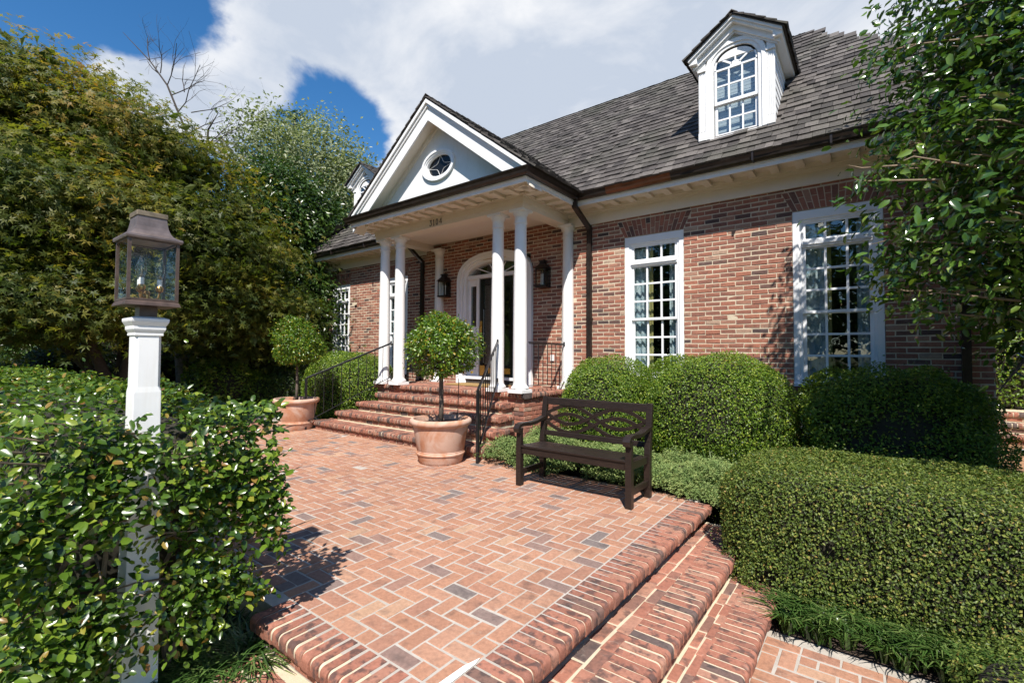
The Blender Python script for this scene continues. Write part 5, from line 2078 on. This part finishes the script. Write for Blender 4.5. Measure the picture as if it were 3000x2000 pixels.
for ca, sa in bulbs:
    MB().lathe([(.0125, 1.675), (.0125, 1.705), (.009, 1.707)], (ca, sa), 14).build('candle_sleeve', M['white'], lan, lo, smooth=True, angle=40)
    MB().lathe([(.010, 1.706), (.019, 1.724), (.0235, 1.744), (.0215, 1.768), (.013, 1.793), (.004, 1.808), (.0005, 1.812)], (ca, sa), 14).build('bulb', M['bulb'], lan, lo, smooth=True)
    MB().tube([(ca, sa, 1.71), (ca + .004, sa, 1.73), (ca - .003, sa, 1.75), (ca, sa, 1.765)], .0012, 5).build('filament', M['brass'], lan, lo)

lan.scale = (LK, LK, 1.0)
lan.location.z = 1.546 - .0
for ch in lan.children:
    ch.location = Vector((0, 0, -1.53))
# ------------------------------------------------------------------ bench
M['bench'] = None
t = NT('dark_stained_teak')
g = t.noise(6.0, 6.0, .6, t.mul(t.coord(), (2.0, 22.0, 22.0)))
M['bench'] = t.done(t.principled(t.ramp(g, [(.3, (.010, .007, .006)), (.7, (.028, .018, .014))]), .38, t.bump(g, .25, .003), spec=.45))
BX0, BX1, BFY, BBY = -2.985, -1.755, -3.18, -2.74
bench = thing('bench', 'dark brown wooden garden bench with interlaced back on the terrace', 'bench', ((BX0 + BX1) / 2, (BFY + BBY) / 2, 0))
z0b = .002
for x in (BX0, BX1):
    MB().prism([(-.031, 0), (.031, 0), (.031, .40), (.024, .47), (.020, .56), (.026, .60), (-.026, .60), (-.022, .56), (-.026, .47), (-.031, .40)], -.03, .03, 'x').build('leg', M['bench'], bench, (x, BFY, z0b), bevel=.004)
    # back leg leans back
    MB().prism([(-.03, 0), (.03, 0), (.032, .40), (.085, .90), (.045, .905), (-.03, .42)], -.03, .03, 'x').build('leg', M['bench'], bench, (x, BBY, z0b), bevel=.004)
    MB().bar((x, BFY, .14), (x, BBY, .14), .03, .055).build('stretcher', M['bench'], bench, (0, 0, z0b), bevel=.003)
    MB().bar((x, BFY + .02, .375), (x, BBY, .365), .03, .07).build('side_rail', M['bench'], bench, (0, 0, z0b), bevel=.003)
    pts, A, Bv = [], (1, 0, 0), []
    prof = [(BBY + .045, .672), (BBY - .06, .652), (BBY - .16, .632), (BBY - .27, .626), (BBY - .36, .634), (BBY - .43, .635), (BBY - .475, .622), (BBY - .495, .598), (BBY - .488, .574), (BBY - .462, .566)]
    path = []
    for i, (yy, zz) in enumerate(prof):
        p, q = prof[max(0, i - 1)], prof[min(len(prof) - 1, i + 1)]
        tt = Vector((0, q[0] - p[0], q[1] - p[1])).normalized()
        path.append(((x, yy, zz), (1, 0, 0), Vector((1, 0, 0)).cross(tt)))
    MB().sweep([(-.034, -.019), (.034, -.019), (.034, .012), (.026, .019), (-.026, .019), (-.034, .012)], path).build('armrest', M['bench'], bench, (0, 0, z0b), smooth=True, angle=35)
MB().box(BX0 + .03, BX1 - .03, BFY - .012, BFY + .012, .335, .405).build('apron', M['bench'], bench, (0, 0, z0b), bevel=.004)
MB().box(BX0 + .03, BX1 - .03, BBY - .02, BBY + .005, .335, .39).build('apron', M['bench'], bench, (0, 0, z0b), bevel=.004)
for i in range(7):
    ya = BFY - .026 + i * .063
    MB().box(BX0 + (.03 if i in (0, 6) else .002), BX1 - (.03 if i in (0, 6) else .002), ya, ya + .047, .406 - .018 * min(1, i / 4), .426 - .018 * min(1, i / 4)).build('seat_slat', M['bench'], bench, (0, 0, z0b), bevel=.003)
xm = (BX0 + BX1) / 2
MB().box(xm - .02, xm + .02, BFY + .012, BBY - .02, .35, .386).build('seat_bearer', M['bench'], bench, (0, 0, z0b))
lean = lambda z: BBY + (.065) * max(0, (z - .42) / .48)
def backrail(z0, z1):
    b = MB()
    for z in (z0, z1):
        y = lean(z)
        b.v += [(BX0 + .03, y - .014, z), (BX1 - .03, y - .014, z), (BX1 - .03, y + .014, z), (BX0 + .03, y + .014, z)]
    b.f += [(0, 1, 2, 3), (4, 5, 6, 7), (0, 1, 5, 4), (1, 2, 6, 5), (2, 3, 7, 6), (3, 0, 4, 7)]
    return b
backrail(.815, .893).build('top_rail', M['bench'], bench, (0, 0, z0b), bevel=.004)
backrail(.475, .528).build('lower_rail', M['bench'], bench, (0, 0, z0b), bevel=.004)
x0, x1 = BX0 + .03, BX1 - .03
Wb = x1 - x0
for ci, cz in enumerate((.718, .626)):
    for sg in (-1, 1):
        path = []
        n = 48
        for i in range(n + 1):
            tt = i / n
            z = cz + sg * .098 * math.sin(2 * math.pi * tt)
            dz = sg * .098 * 2 * math.pi / Wb * math.cos(2 * math.pi * tt)
            tang = Vector((1, 0, dz)).normalized()
            path.append(((x0 + Wb * tt, lean(z) + (.004 if sg > 0 else -.004) + (.002 if ci else -.002), z), (0, 1, 0), Vector((0, 1, 0)).cross(tang) * -1))
        MB().sweep([(-.010, -.018), (.010, -.018), (.010, .018), (-.010, .018)], path).build('back_lattice', M['bench'], bench, (0, 0, z0b))

# ------------------------------------------------------------------ potted topiaries
def pot_material():
    t = NT('terracotta')
    pos = t.coord()
    n = t.noise(3.2, 4.0, .6, None, .6)
    n2 = t.noise(22.0, 6.0, .65)
    n3 = t.noise(1.7, 3.0, .5)
    c = t.ramp(n2, [(.3, (.40, .185, .105)), (.7, (.50, .245, .145))])
    c = t.mixc(t.ramp(n, [(.38, 0.0), (.55, .85)]), c, (.56, .39, .31))
    c = t.mixc(t.ramp(n3, [(.5, 0.0), (.75, .45)]), c, (.50, .43, .36))
    return t.done(t.principled(c, .85, t.bump(n2, .15, .004), spec=.2))


M['terracotta'] = pot_material()
POT = [(.001, .0), (.272, .0), (.280, .01), (.300, .105), (.312, .108), (.316, .120), (.312, .132), (.302, .136), (.306, .146), (.300, .154), (.304, .160), (.345, .42), (.352, .462),
       (.372, .470), (.392, .488), (.400, .512), (.394, .538), (.376, .553), (.352, .552), (.345, .535), (.338, .47), (.001, .465)]
POT_ME = MB().lathe(POT, n=48).mesh('pot', M['terracotta'], True, 50)
SOIL_ME = MB().lathe([(.338, .482), (.2, .49), (.001, .486)], n=24, cap=False).mesh('potting_soil', M['soil'], True)


def topiary(x, y, lp, lt, hz, rad, seed, trunk_r=.030):
    p = thing('terracotta_pot', lp, 'pot', (x, y, 0), 'terracotta pots before the porch')
    place('pot_body', POT_ME, p, (x, y, .003), rot=(0, 0, seed))
    place('potting_soil', SOIL_ME, p, (x, y, .003))
    t = thing('topiary_tree', lt, 'tree', (x, y, .48), 'round headed topiary trees in pots')
    r = np.random.default_rng(seed)
    tr = MB().tube([(x, y, .46), (x + .006, y, .75), (x - .008, y + .006, 1.0), (x, y, hz - rad * .4)], [trunk_r * 1.15, trunk_r, trunk_r * .95, trunk_r * .8], 10)
    for i in range(16):
        a, e = r.uniform(0, 6.28), r.uniform(-.3, 1.2)
        d = Vector((math.cos(a) * math.cos(e), math.sin(a) * math.cos(e), math.sin(e))) * rad * .8
        s = Vector((x, y, hz - rad * r.uniform(.35, .75)))
        tr.tube([s, s + d * .5 + Vector((0, 0, .03)), s + d], [.012, .008, .003], 5)
    tr.build('trunk', M['bark'], t, smooth=True)
    n = 15000
    D = unit(r.normal(0, 1, (n, 3)))
    rr = rad * (r.random(n) ** .33)
    P = D * rr[:, None]
    P[:, 2] *= .95
    cl = lump(P, 1.0, 7.0, seed + 1)
    k = (rr > rad * .40) & ((cl > -.25) | (r.random(n) < .22))
    P = P[k]; D = D[k]
    P = P * (1 + .21 * lump(P, 1.0, 6.5, seed + 2) + r.exponential(.03, len(P)))[:, None]
    P[:, 2] = np.maximum(P[:, 2], -rad * .80 + r.normal(0, .03, len(P)))
    n = len(P)
    N = unit(D * .6 + r.normal(0, .6, (n, 3)) + np.array([0, 0, .35]))
    T = unit(D + r.normal(0, .6, (n, 3)) + np.array([0, 0, -.1]))
    L = r.uniform(.028, .050, n)
    leaves('crown', P + np.array([x, y, hz]), N, T, L, L * .5, 'oval', M['leaf_topiary'], t, r=r)
    return t


topiary(-4.45, -2.92, 'bleached terracotta pot in front of the porch steps near the bench', 'ball headed topiary tree in the pot before the porch steps', 1.50, .455, 501)
topiary(-8.40, -2.75, 'terracotta pot left of the porch steps beside the hedge', 'ball headed topiary tree in the pot left of the steps', 1.585, .455, 502, .024)
MB().tube([(-4.27, -2.80, .46), (-4.25, -2.78, 1.06)], .006, 6).tube([(-4.27, -2.80, .47), (-4.15, -2.70, .60), (-4.06, -2.62, .45), (-4.04, -2.60, .05)], .005, 6)
st = tag(MB().tube([(0, 0, 0), (.01, .01, .58)], .0055, 6).tube([(.02, 0, .03), (.14, .10, .11), (.20, .16, -.05), (.22, .18, -.46)], .005, 6)
         .build('drip_line', M['iron'], None, (-4.27, -2.80, .483)), 'thin black irrigation stake and tube in the pot near the bench', 'irrigation')

# ------------------------------------------------------------------ iron railings
def railing(name, label, p_low, p_up, drop_low, drop_up, nbal, post_base=None, low_ext=0.0, group=None):
    pl, pu = Vector(p_low), Vector(p_up)
    t = thing(name, label, 'railing', (pl.x, pl.y, post_base if post_base is not None else pl.z - drop_low), group)
    MB().bar(pl, pu, .034, .020).bar(pl - Vector((0, 0, .02)), pu - Vector((0, 0, .02)), .016, .014).build('handrail', M['iron'], t, bevel=.003)
    bl, bu = pl - Vector((0, 0, drop_low)), pu - Vector((0, 0, drop_up))
    MB().bar(bl, bu, .026, .012).build('bottom_rail', M['iron'], t)
    for i in range(nbal):
        k = (i + 1) / (nbal + 1)
        a, c = pl.lerp(pu, k), bl.lerp(bu, k)
        MB().tube([c, a - Vector((0, 0, .02))], .0075, 6).build('baluster', M['iron'], t)
    if post_base is not None:
        MB().box(pl.x - .017, pl.x + .017, pl.y - .017, pl.y + .017, post_base, pl.z - .005).build('rail_post', M['iron'], t)
    for e in (pu, bu):
        MB().lathe([(.004, -.035), (.022, -.02), (.012, .0), (.020, .018), (.004, .04)], n=8).build('finial', M['iron'], t, e)
    return t


G_R = 'iron stair railings'
railing('stair_railing', 'black iron stair railing on the right side of the porch steps', (-3.99, -2.72, .925), (-4.76, -1.385, 1.585), .80, .62, 8, 0.0, group=G_R)
railing('stair_railing', 'black iron stair railing on the left side of the porch steps', (-8.13, -2.72, .935), (-7.44, -1.385, 1.59), .80, .66, 9, 0.0, group=G_R)
railing('porch_railing', 'short black iron railing between right porch columns and the wall', (-4.33, -1.12, 1.575), (-4.27, -.15, 1.565), .69, .685, 7, group='short porch railings')
railing('porch_railing', 'short black iron railing between left porch columns and the wall', (-7.80, -1.12, 1.575), (-7.56, -.15, 1.565), .69, .685, 7, group='short porch railings')

# ------------------------------------------------------------------ trees
def limbs(b, p, d, length, r, depth, rr, spread=.55, seg=4, up=.1):
    pts = [Vector(p)]
    rad = [r]
    d = Vector(d).normalized()
    for i in range(seg):
        d = (d + Vector(rr.normal(0, .16, 3)) + Vector((0, 0, up * .3))).normalized()
        pts.append(pts[-1] + d * length / seg)
        rad.append(r * (1 - .5 * (i + 1) / seg))
    b.tube(pts, rad, 6 if depth < 2 else 8, cap=False)
    if depth > 0:
        for k in range(int(rr.integers(2, 5))):
            i = int(rr.integers(1, seg + 1))
            nd = (d + Vector(rr.normal(0, spread, 3)) + Vector((0, 0, up))).normalized()
            limbs(b, pts[i], nd, length * rr.uniform(.5, .8), rad[i] * .62, depth - 1, rr, spread, seg, up)


def crown_points(ells, ncl, per, r, flat=.35, rc=.35, shell=.55):
    """Leaf positions in clusters spread through ellipsoids [(centre, radii)]."""
    vol = np.array([e[1][0] * e[1][1] * e[1][2] for e in ells]) ** .75
    idx = r.choice(len(ells), ncl, p=vol / vol.sum())
    C_ = np.array([tuple(ells[i][0]) for i in idx]); H_ = np.array([ells[i][1] for i in idx])
    D = unit(r.normal(0, 1, (ncl, 3)))
    q = (shell + (1 - shell) * r.random(ncl) ** .5)
    q = np.where(r.random(ncl) < .25, r.random(ncl) ** .5, q)
    cl = C_ + D * H_ * q[:, None] * (1 + r.normal(0, .07, (ncl, 1)))
    out = unit(D / H_)
    off = r.normal(0, 1, (ncl, per, 3)) * rc * .5 * r.uniform(.6, 1.3, (ncl, 1, 1))
    off[:, :, 2] *= flat
    off[:, :, 2] -= .25 * (off[:, :, 0] ** 2 + off[:, :, 1] ** 2) / rc
    P = (cl[:, None, :] + off).reshape(-1, 3)
    return P, np.repeat(out, per, 0), np.repeat(np.arange(ncl), per), cl


def tree(name, label, base, ells, ncl, per, size, ratio, kind, mat, bark, seed, trunk_r=.14, stems=1, flat=.35, rc=.35, up=.6, group=None, tone_fn=None, shell=.55, zmin=None, singles=0, single_mat=None, forks=3, inner=0, outw=.5):
    r = np.random.default_rng(seed)
    t = thing(name, label, 'tree', base, group)
    P, out, ci, cl = crown_points(ells, ncl, per, r, flat, rc, shell)
    n = len(P)
    N = unit(out * outw + r.normal(0, .45, (n, 3)) + np.array([0, 0, up]))
    T = unit(out + r.normal(0, .7, (n, 3)) + np.array([0, 0, -.3]))
    L = r.uniform(*size, n)
    tone = np.clip(.65 * r.random(ncl)[ci] + .35 * r.random(n), 0, 1) if tone_fn is None else tone_fn(P, r.random(ncl)[ci], r.random(n))
    if zmin is not None:
        k = P[:, 2] > zmin
        P, N, T, L, tone = P[k], N[k], T[k], L[k], tone[k]
    leaves('crown', P, N, T, L, L * ratio, kind, mat, t, tone=tone, r=r, singles=singles, single_mat=single_mat)
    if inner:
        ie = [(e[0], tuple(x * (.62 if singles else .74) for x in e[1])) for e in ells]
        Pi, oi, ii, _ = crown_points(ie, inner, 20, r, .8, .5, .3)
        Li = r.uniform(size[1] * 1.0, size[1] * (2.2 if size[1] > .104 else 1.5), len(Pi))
        leaves('inner_shade_fill', Pi, unit(r.normal(0, 1, Pi.shape) + np.array([0, 0, .3])), r.normal(0, 1, Pi.shape), Li, Li * .6, 'simple', mat, t, tone=r.random(len(Pi)) * .12, r=r)  # leaves added to block sun and sky, toned dark as crown shade
    b = MB()
    bp = Vector(base)
    for s in range(stems):
        tgt = sorted(ells, key=lambda e: -e[1][0])[:max(forks, stems)]
        for e in ([tgt[s % len(tgt)]] if stems > 1 else tgt):
            c = Vector(e[0])
            a = bp + Vector((r.normal(0, .12 * (stems > 1)), r.normal(0, .12 * (stems > 1)), 0))
            m1 = a.lerp(c, .35) + Vector((r.normal(0, .12), r.normal(0, .12), .25))
            m2 = a.lerp(c, .7) + Vector((r.normal(0, .12), r.normal(0, .12), .15))
            b.tube([a, m1, m2, c], [trunk_r, trunk_r * .72, trunk_r * .5, trunk_r * .25], 10, cap=False)
            for k in range(7):
                q = m1.lerp(c, r.random())
                dd = Vector(unit(r.normal(0, 1, (1, 3)))[0]) * max(e[1]) * r.uniform(.5, .95)
                b.tube([q, q + dd * .5 + Vector((0, 0, .1)), q + dd], [trunk_r * .26, trunk_r * .16, trunk_r * .05], 5, cap=False)
    b.build('trunk', bark, t, smooth=True)
    if singles:
        tb = MB()
        for i in range(0, ncl, 4):
            c = Vector(cl[i]); d = Vector(unit(r.normal(0, 1, (1, 3)))[0]) * .12
            tb.tube([c + (Vector((1.5, -2.1, c.z - .15)) - c).normalized() * .45, c + d * .4, c - (Vector((1.5, -2.1, c.z)) - c).normalized() * .12], [.010, .006, .002], 5, cap=False)
        tb.build('twigs', M['twig'], t)['kind'] = 'stuff'
    return t


def E_(px, py, d, rx, rz=None, ry=None):
    return (at(px, py, d), (rx, ry or rx, rz or rx))


# maple with yellowing leaves on the left
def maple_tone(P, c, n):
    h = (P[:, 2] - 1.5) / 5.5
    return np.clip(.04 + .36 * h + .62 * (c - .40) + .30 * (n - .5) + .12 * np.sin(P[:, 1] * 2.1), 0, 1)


mb_ = at_z(300, 1130, -.1)
tree('maple_tree', 'spreading maple with yellow and green autumn leaves left of the house', tuple(at(330, 1150, 8.6)), [
    E_(60, 330, 8.8, 1.55, 1.35), E_(330, 430, 9.0, 1.4, 1.1), E_(130, 620, 7.7, 1.7, 1.15), E_(540, 545, 9.8, 1.05, 1.05), E_(450, 690, 8.7, 1.5, 1.05), E_(665, 730, 10.4, 1.05, 1.15),
    E_(40, 860, 7.2, 1.3, .75), E_(300, 880, 7.9, 1.25, .65), E_(560, 870, 9.8, 1.4, .82), E_(755, 900, 10.8, .95, .75), E_(-350, 500, 8.2, 2.2, 2.0), E_(680, 1000, 10.8, .8, .42)],
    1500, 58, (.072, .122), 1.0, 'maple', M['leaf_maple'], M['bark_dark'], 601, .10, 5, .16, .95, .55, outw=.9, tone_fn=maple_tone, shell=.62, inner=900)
# dark broadleaf evergreen between maple and house
tree('evergreen_tree', 'dark green broadleaf evergreen tree at the left corner of the house', tuple(at(860, 1120, 13.5)), [
    E_(800, 590, 13.5, 1.1, 1.1), E_(860, 680, 13.5, 1.45, 1.5), E_(790, 850, 13.0, 1.5, 1.4), E_(890, 900, 13.0, 1.05, 1.6), E_(730, 720, 14, 1.0, 1.1), E_(830, 1010, 12.6, 1.0, .8)],
    1300, 40, (.09, .15), .5, 'simple', M['leaf_dark'], M['bark_dark'], 602, .13, 1, .8, .6, .5, inner=250)
tree('birch_tree', 'pale silvery leaved tree rising behind the dark evergreen', tuple(at(900, 1080, 19)), [
    E_(770, 450, 17, 1.3, 1.6), E_(930, 520, 19.5, 1.7, 2.4), E_(1010, 600, 19.5, 1.2, 2.2), E_(860, 720, 19, 1.9, 2.0), E_(1040, 500, 20, .7, .9)],
    900, 30, (.12, .20), .5, 'simple', M['leaf_silver'], M['bark_grey'], 603, .14, 1, 1.0, .8, .3, shell=.4)
# conifer with flat layered top
r6 = np.random.default_rng(604)
ct = at(865, 345, 26)
con = thing('cedar_tree', 'dark cedar with flat layered top far behind the silvery tree', 'tree', (ct.x, ct.y, -.3))
MB().tube([(ct.x, ct.y, -.3), (ct.x, ct.y, ct.z)], [.3, .06], 8).build('trunk', M['bark_dark'], con)
Pn = []
for k in range(9):
    zz = ct.z - k * .9
    rad = 1.0 + k * .25
    for i in range(26):
        a = r6.uniform(0, 6.28); q = rad * r6.random() ** .5
        Pn.append((ct.x + q * math.cos(a), ct.y + q * math.sin(a), zz + r6.normal(0, .08) - .1 * q))
Pn = np.repeat(np.array(Pn), 14, 0) + r6.normal(0, .12, (len(Pn) * 14, 3)) * np.array([1, 1, .3])
leaves('crown', Pn, unit(r6.normal(0, .4, Pn.shape) + np.array([0, 0, 1])), r6.normal(0, 1, Pn.shape), r6.uniform(.12, .24, len(Pn)), r6.uniform(.05, .09, len(Pn)), 'simple', M['leaf_dark'], con, r=r6)
# bare dead crown above the maple
bt = thing('bare_tree', 'leafless dark tree with twiggy branches above the maple', 'tree', tuple(at(560, 1100, 15)))
b = MB()
r7 = np.random.default_rng(605)
root = at(600, 520, 15)
b.tube([at(560, 1100, 15), at(585, 800, 15), root], [.16, .12, .08], 8, cap=False)
b.tube([root, at(490, 250, 15), at(440, 180, 15), at(360, 95, 15)], [.045, .03, .02, .006], 6, cap=False)
b.tube([root, at(610, 380, 15), at(640, 330, 15)], [.045, .03, .008], 6, cap=False)
for p, q in (((490, 250), (560, 150)), ((470, 220), (400, 170)), ((520, 330), (640, 230)), ((500, 280), (590, 220)), ((600, 450), (700, 330)), ((555, 390), (660, 350)), ((600, 480), (690, 440)), ((440, 180), (420, 110)), ((540, 270), (555, 200)), ((560, 330), (660, 300)), ((580, 400), (700, 420)), ((590, 430), (690, 380)), ((470, 215), (520, 140)), ((600, 470), (680, 490))):
    limbs(b, at(*p, 15), at(*q, 15) - at(*p, 15), (at(*q, 15) - at(*p, 15)).length, .017, 2, r7, .5, 4, .05)
b.build('branches', M['bark_dark'], bt)
# grey trunk standing in the shade
gt = at(540, 1150, 11)
tree('shade_tree', 'tree with pale grey trunk standing in the shade under the maple', tuple(gt), [E_(500, 760, 12.0, 1.6, 1.1), E_(640, 780, 12.5, 1.4, 1.1)], 260, 30, (.08, .13), .5, 'simple', M['leaf_dark'], M['bark_grey'], 606, .16, 1, .6, .7, .5, forks=1)

# understorey shrubs in the shade, left
G_U = 'understorey shrubs below the trees'
k = 0
for px, py, d, w, h_, lab in ((200, 1085, 11.5, .9, .62, 'rounded dark clipped shrub under the maple on the left'), (70, 1100, 12.5, .8, .5, 'low dark shrub at the far left under the maple'),
                              (470, 1100, 12.0, .75, .65, 'dark shrub right of the lamp post in the shade'), (650, 1130, 10.5, .75, .55, 'leafy green shrub left of the left terracotta pot'),
                              (790, 1090, 12.0, .9, .9, 'tall dark shrub behind the left topiary tree'), (740, 1150, 10.8, .55, .42, 'small leafy shrub behind the left terracotta pot'),
                              (590, 1040, 15.0, 1.4, 1.3, 'large dark shrub far back beneath the evergreen'), (330, 1030, 15.5, 1.6, 1.4, 'large dark shrub far back beneath the maple')):
    c = at(px, py, d)
    bush('shrub', lab, (c.x, c.y, max(c.z, h_ - .2)), (w, w * .9, h_), 2.4, int(9000 * w), (.05, .09), M['leaf_dark'] if k not in (3, 5) else M['leaf_box'], 701 + k, .12, 3.0, .16, group=G_U)
    k += 1
c = at(20, 1110, 8.6)
bush('hedge', 'low sunlit clipped hedge at the far left behind the glossy hedge', (c.x - .4, c.y - .2, .36), (1.3, .55, .62), 5, 16000, (.03, .05), M['leaf_clip'], 720, .03, cat='hedge')
# woods closing the view on the left and behind
r8 = np.random.default_rng(801)
W_el = []
for px in range(-500, 1250, 110):
    d = r8.uniform(22, 30)
    W_el.append(E_(px, r8.uniform(820, 960), d, 2.6, r8.uniform(2.2, 3.6)))
    W_el.append(E_(px + 50, 1040, d - 2, 2.6, 1.6))
P, out, ci, cl = crown_points(W_el, 2600, 16, r8, .8, 1.0, .5)
Lw = r8.uniform(.16, .30, len(P))
wd = leaves('woods', P, unit(out * .5 + r8.normal(0, .5, P.shape) + np.array([0, 0, .5])), r8.normal(0, 1, P.shape), Lw, Lw * .55, 'simple', M['leaf_dark'], None, r=r8)
tag(wd, 'dense dark green woods closing the view behind the garden on the left', 'woods', kind='stuff')

# holly tree in the right foreground
LHOLLY = [(0, (.024, .062, .012)), (.5, (.058, .125, .020)), (.8, (.11, .19, .03)), (1, (.20, .27, .05))]
M['leaf_holly'] = leaf_mat('holly_leaf', LHOLLY, .16, .22, .7)
M['leaf_holly_o'] = leaf_mat('holly_leaf_single', LHOLLY, .16, .22, .7, 'object')
holly = tree('holly_tree', 'holly tree with large glossy leaves overhanging from the right', (1.75, -2.1, -.4), [
    E_(3040, -120, 3.9, .98, 1.1), E_(2960, 220, 3.7, .92, .9), E_(2880, 560, 3.5, .80, .70), E_(2890, 770, 3.6, .66, .44), E_(3060, 930, 3.7, .50, .38), E_(3150, 250, 4.1, .9, 1.3),
    (Vector((1.7, -2.2, 3.0)), (1.3, 1.2, 1.6)), (Vector((2.1, -1.8, 4.6)), (1.25, 1.2, 1.5)), (Vector((2.6, -2.2, 3.0)), (1.2, 1.2, 1.8))],
    1800, 20, (.066, .102), .46, 'oval', M['leaf_holly'], M['bark_dark'], 610, .10, 1, .8, .26, .45, singles=300, single_mat=M['leaf_holly_o'], shell=.55, forks=5)

# ------------------------------------------------------------------ street side behind the photographer: trees mirrored in the windows
G_S = 'street trees mirrored in the windows'
k = 0
for x, y, h_, w in ((-30, -30, 13, 5.5), (-21, -33, 15, 5.5), (-12.5, -30, 13, 5.0), (-4.5, -34, 15, 5.5), (4, -31, 14, 5.2), (13, -34, 15, 6)):
    tree('street_tree', ('first', 'second', 'third', 'fourth', 'fifth', 'sixth')[k] + ' large green tree from the left across the street, mirrored in the windows', (x, y, -.5),
         [(Vector((x, y, h_ * .62)), (w, w, h_ * .36)), (Vector((x + 1.5, y + 1, h_ * .42)), (w * .8, w * .8, h_ * .28)), (Vector((x - 2, y, h_ * .45)), (w * .8, w * .8, h_ * .26)), (Vector((x, y, h_ * .2)), (w * .9, w * .7, h_ * .2))],
         420, 14, (.35, .7), .6, 'simple', M['leaf_dark'], M['bark_dark'], 901 + k, .3, 1, .8, 1.6, .4, group=G_S)
    k += 1

# ------------------------------------------------------------------ side yard right of the house
M['stone'] = simple_mat('bluestone', (.30, .31, .34), .8, var=.2, vscale=5, bump=.3, bscale=40)
M['mulch'] = simple_mat('pine_straw_mulch', (.30, .17, .09), .95, var=.5, vscale=50, bump=1.0, bscale=120)
tag(MB().add([(1.12, .3, -.055), (9, .3, -.055), (9, 14, -.055), (1.12, 14, -.055)], [(0, 1, 2, 3)]).build('mulch_bed', M['mulch']), kind='structure')
pth = tag(MB().box(1.45, 9, 1.2, 1.25, -.06, -.045).build('side_path', M['mortar_pave']), kind='structure')
for i in range(3):
    for j in range(4):
        a = at_z(2950, 1395, -.04)
        x0 = 1.62 + i * .62 + .05 * j; y0 = .85 + j * .62
        MB().add([(x0, y0, -.03), (x0 + .58, y0, -.03), (x0 + .58, y0 + .58, -.03), (x0, y0 + .58, -.03), (x0, y0, -.06), (x0 + .58, y0, -.06), (x0 + .58, y0 + .58, -.06), (x0, y0 + .58, -.06)],
                 [(0, 1, 2, 3), (0, 1, 5, 4), (1, 2, 6, 5), (2, 3, 7, 6), (3, 0, 4, 7)]).build('flagstone', M['stone'], pth)
sst = thing('side_steps', 'small brick steps in the side yard right of the house', 'steps', (2.2, 4.2, -.05))
for kk in range(3):
    y0 = 3.9 + kk * .34
    z0 = -.05 + (kk + 1) * .155
    MB().box(1.2, 3.4 - kk * .25, y0 + .04, 5.4, z0 - .155, z0 - .006).build('mortar_bed', M['mortar_step'], sst)
    row_noses(NOSE_MY, sst, (1.25, y0 + .21, z0), (3.4 - kk * .25, y0 + .21, z0))
    xx = 1.25
    while xx < 3.3 - kk * .25:
        MB().box(xx, xx + .19, y0 + .036, y0 + .06, z0 - .15, z0 - .097).build('riser_brick', M['brick_o'], sst)
        xx += .203
ib = thing('scroll_railing', 'black iron scroll railing end beside the small side steps', 'railing', (1.55, 3.7, -.05))
b = MB()
for zc_ in (.30, .52):
    b.tube([(1.50, 3.7, zc_ + .12)] + [(1.62 + .075 * math.cos(a), 3.7, zc_ + .075 * math.sin(a)) for a in [math.pi / 2 - i * math.pi / 9 for i in range(11)]], .014, 6)
b.tube([(1.50, 3.7, -.05), (1.50, 3.7, .95)], .014, 6)
b.build('scrollwork', M['iron'], ib)
fen = thing('iron_fence', 'black iron picket fence behind the side steps', 'fence', (3.0, 7.0, -.05))
for i in range(26):
    MB().tube([(1.2 + i * .13, 7.0, -.05), (1.2 + i * .13, 7.0, 1.75)], .011, 6).build('picket', M['iron'], fen)
for z in (.25, 1.55):
    MB().box(1.1, 4.6, 6.985, 7.015, z, z + .03).build('rail', M['iron'], fen)
bush('shrub', 'sunlit green shrub behind the side steps at the right edge', (2.6, 5.9, .9), (1.5, .6, 1.2), 2.4, 14000, (.05, .09), M['leaf_box'], 731, .15, group='side yard shrubs')
bush('shrub', 'tall dark shrub closing the side yard behind the iron fence', (4.2, 9.5, 2.2), (4.0, 1.2, 2.8), 2.6, 22000, (.10, .18), M['leaf_dark'], 732, .25, group='side yard shrubs')
bush('shrub', 'large green shrub mass at the far right behind the holly', (6.2, 3.0, 1.6), (2.4, 2.4, 2.4), 2.4, 16000, (.09, .15), M['leaf_dark'], 733, .25, group='side yard shrubs')
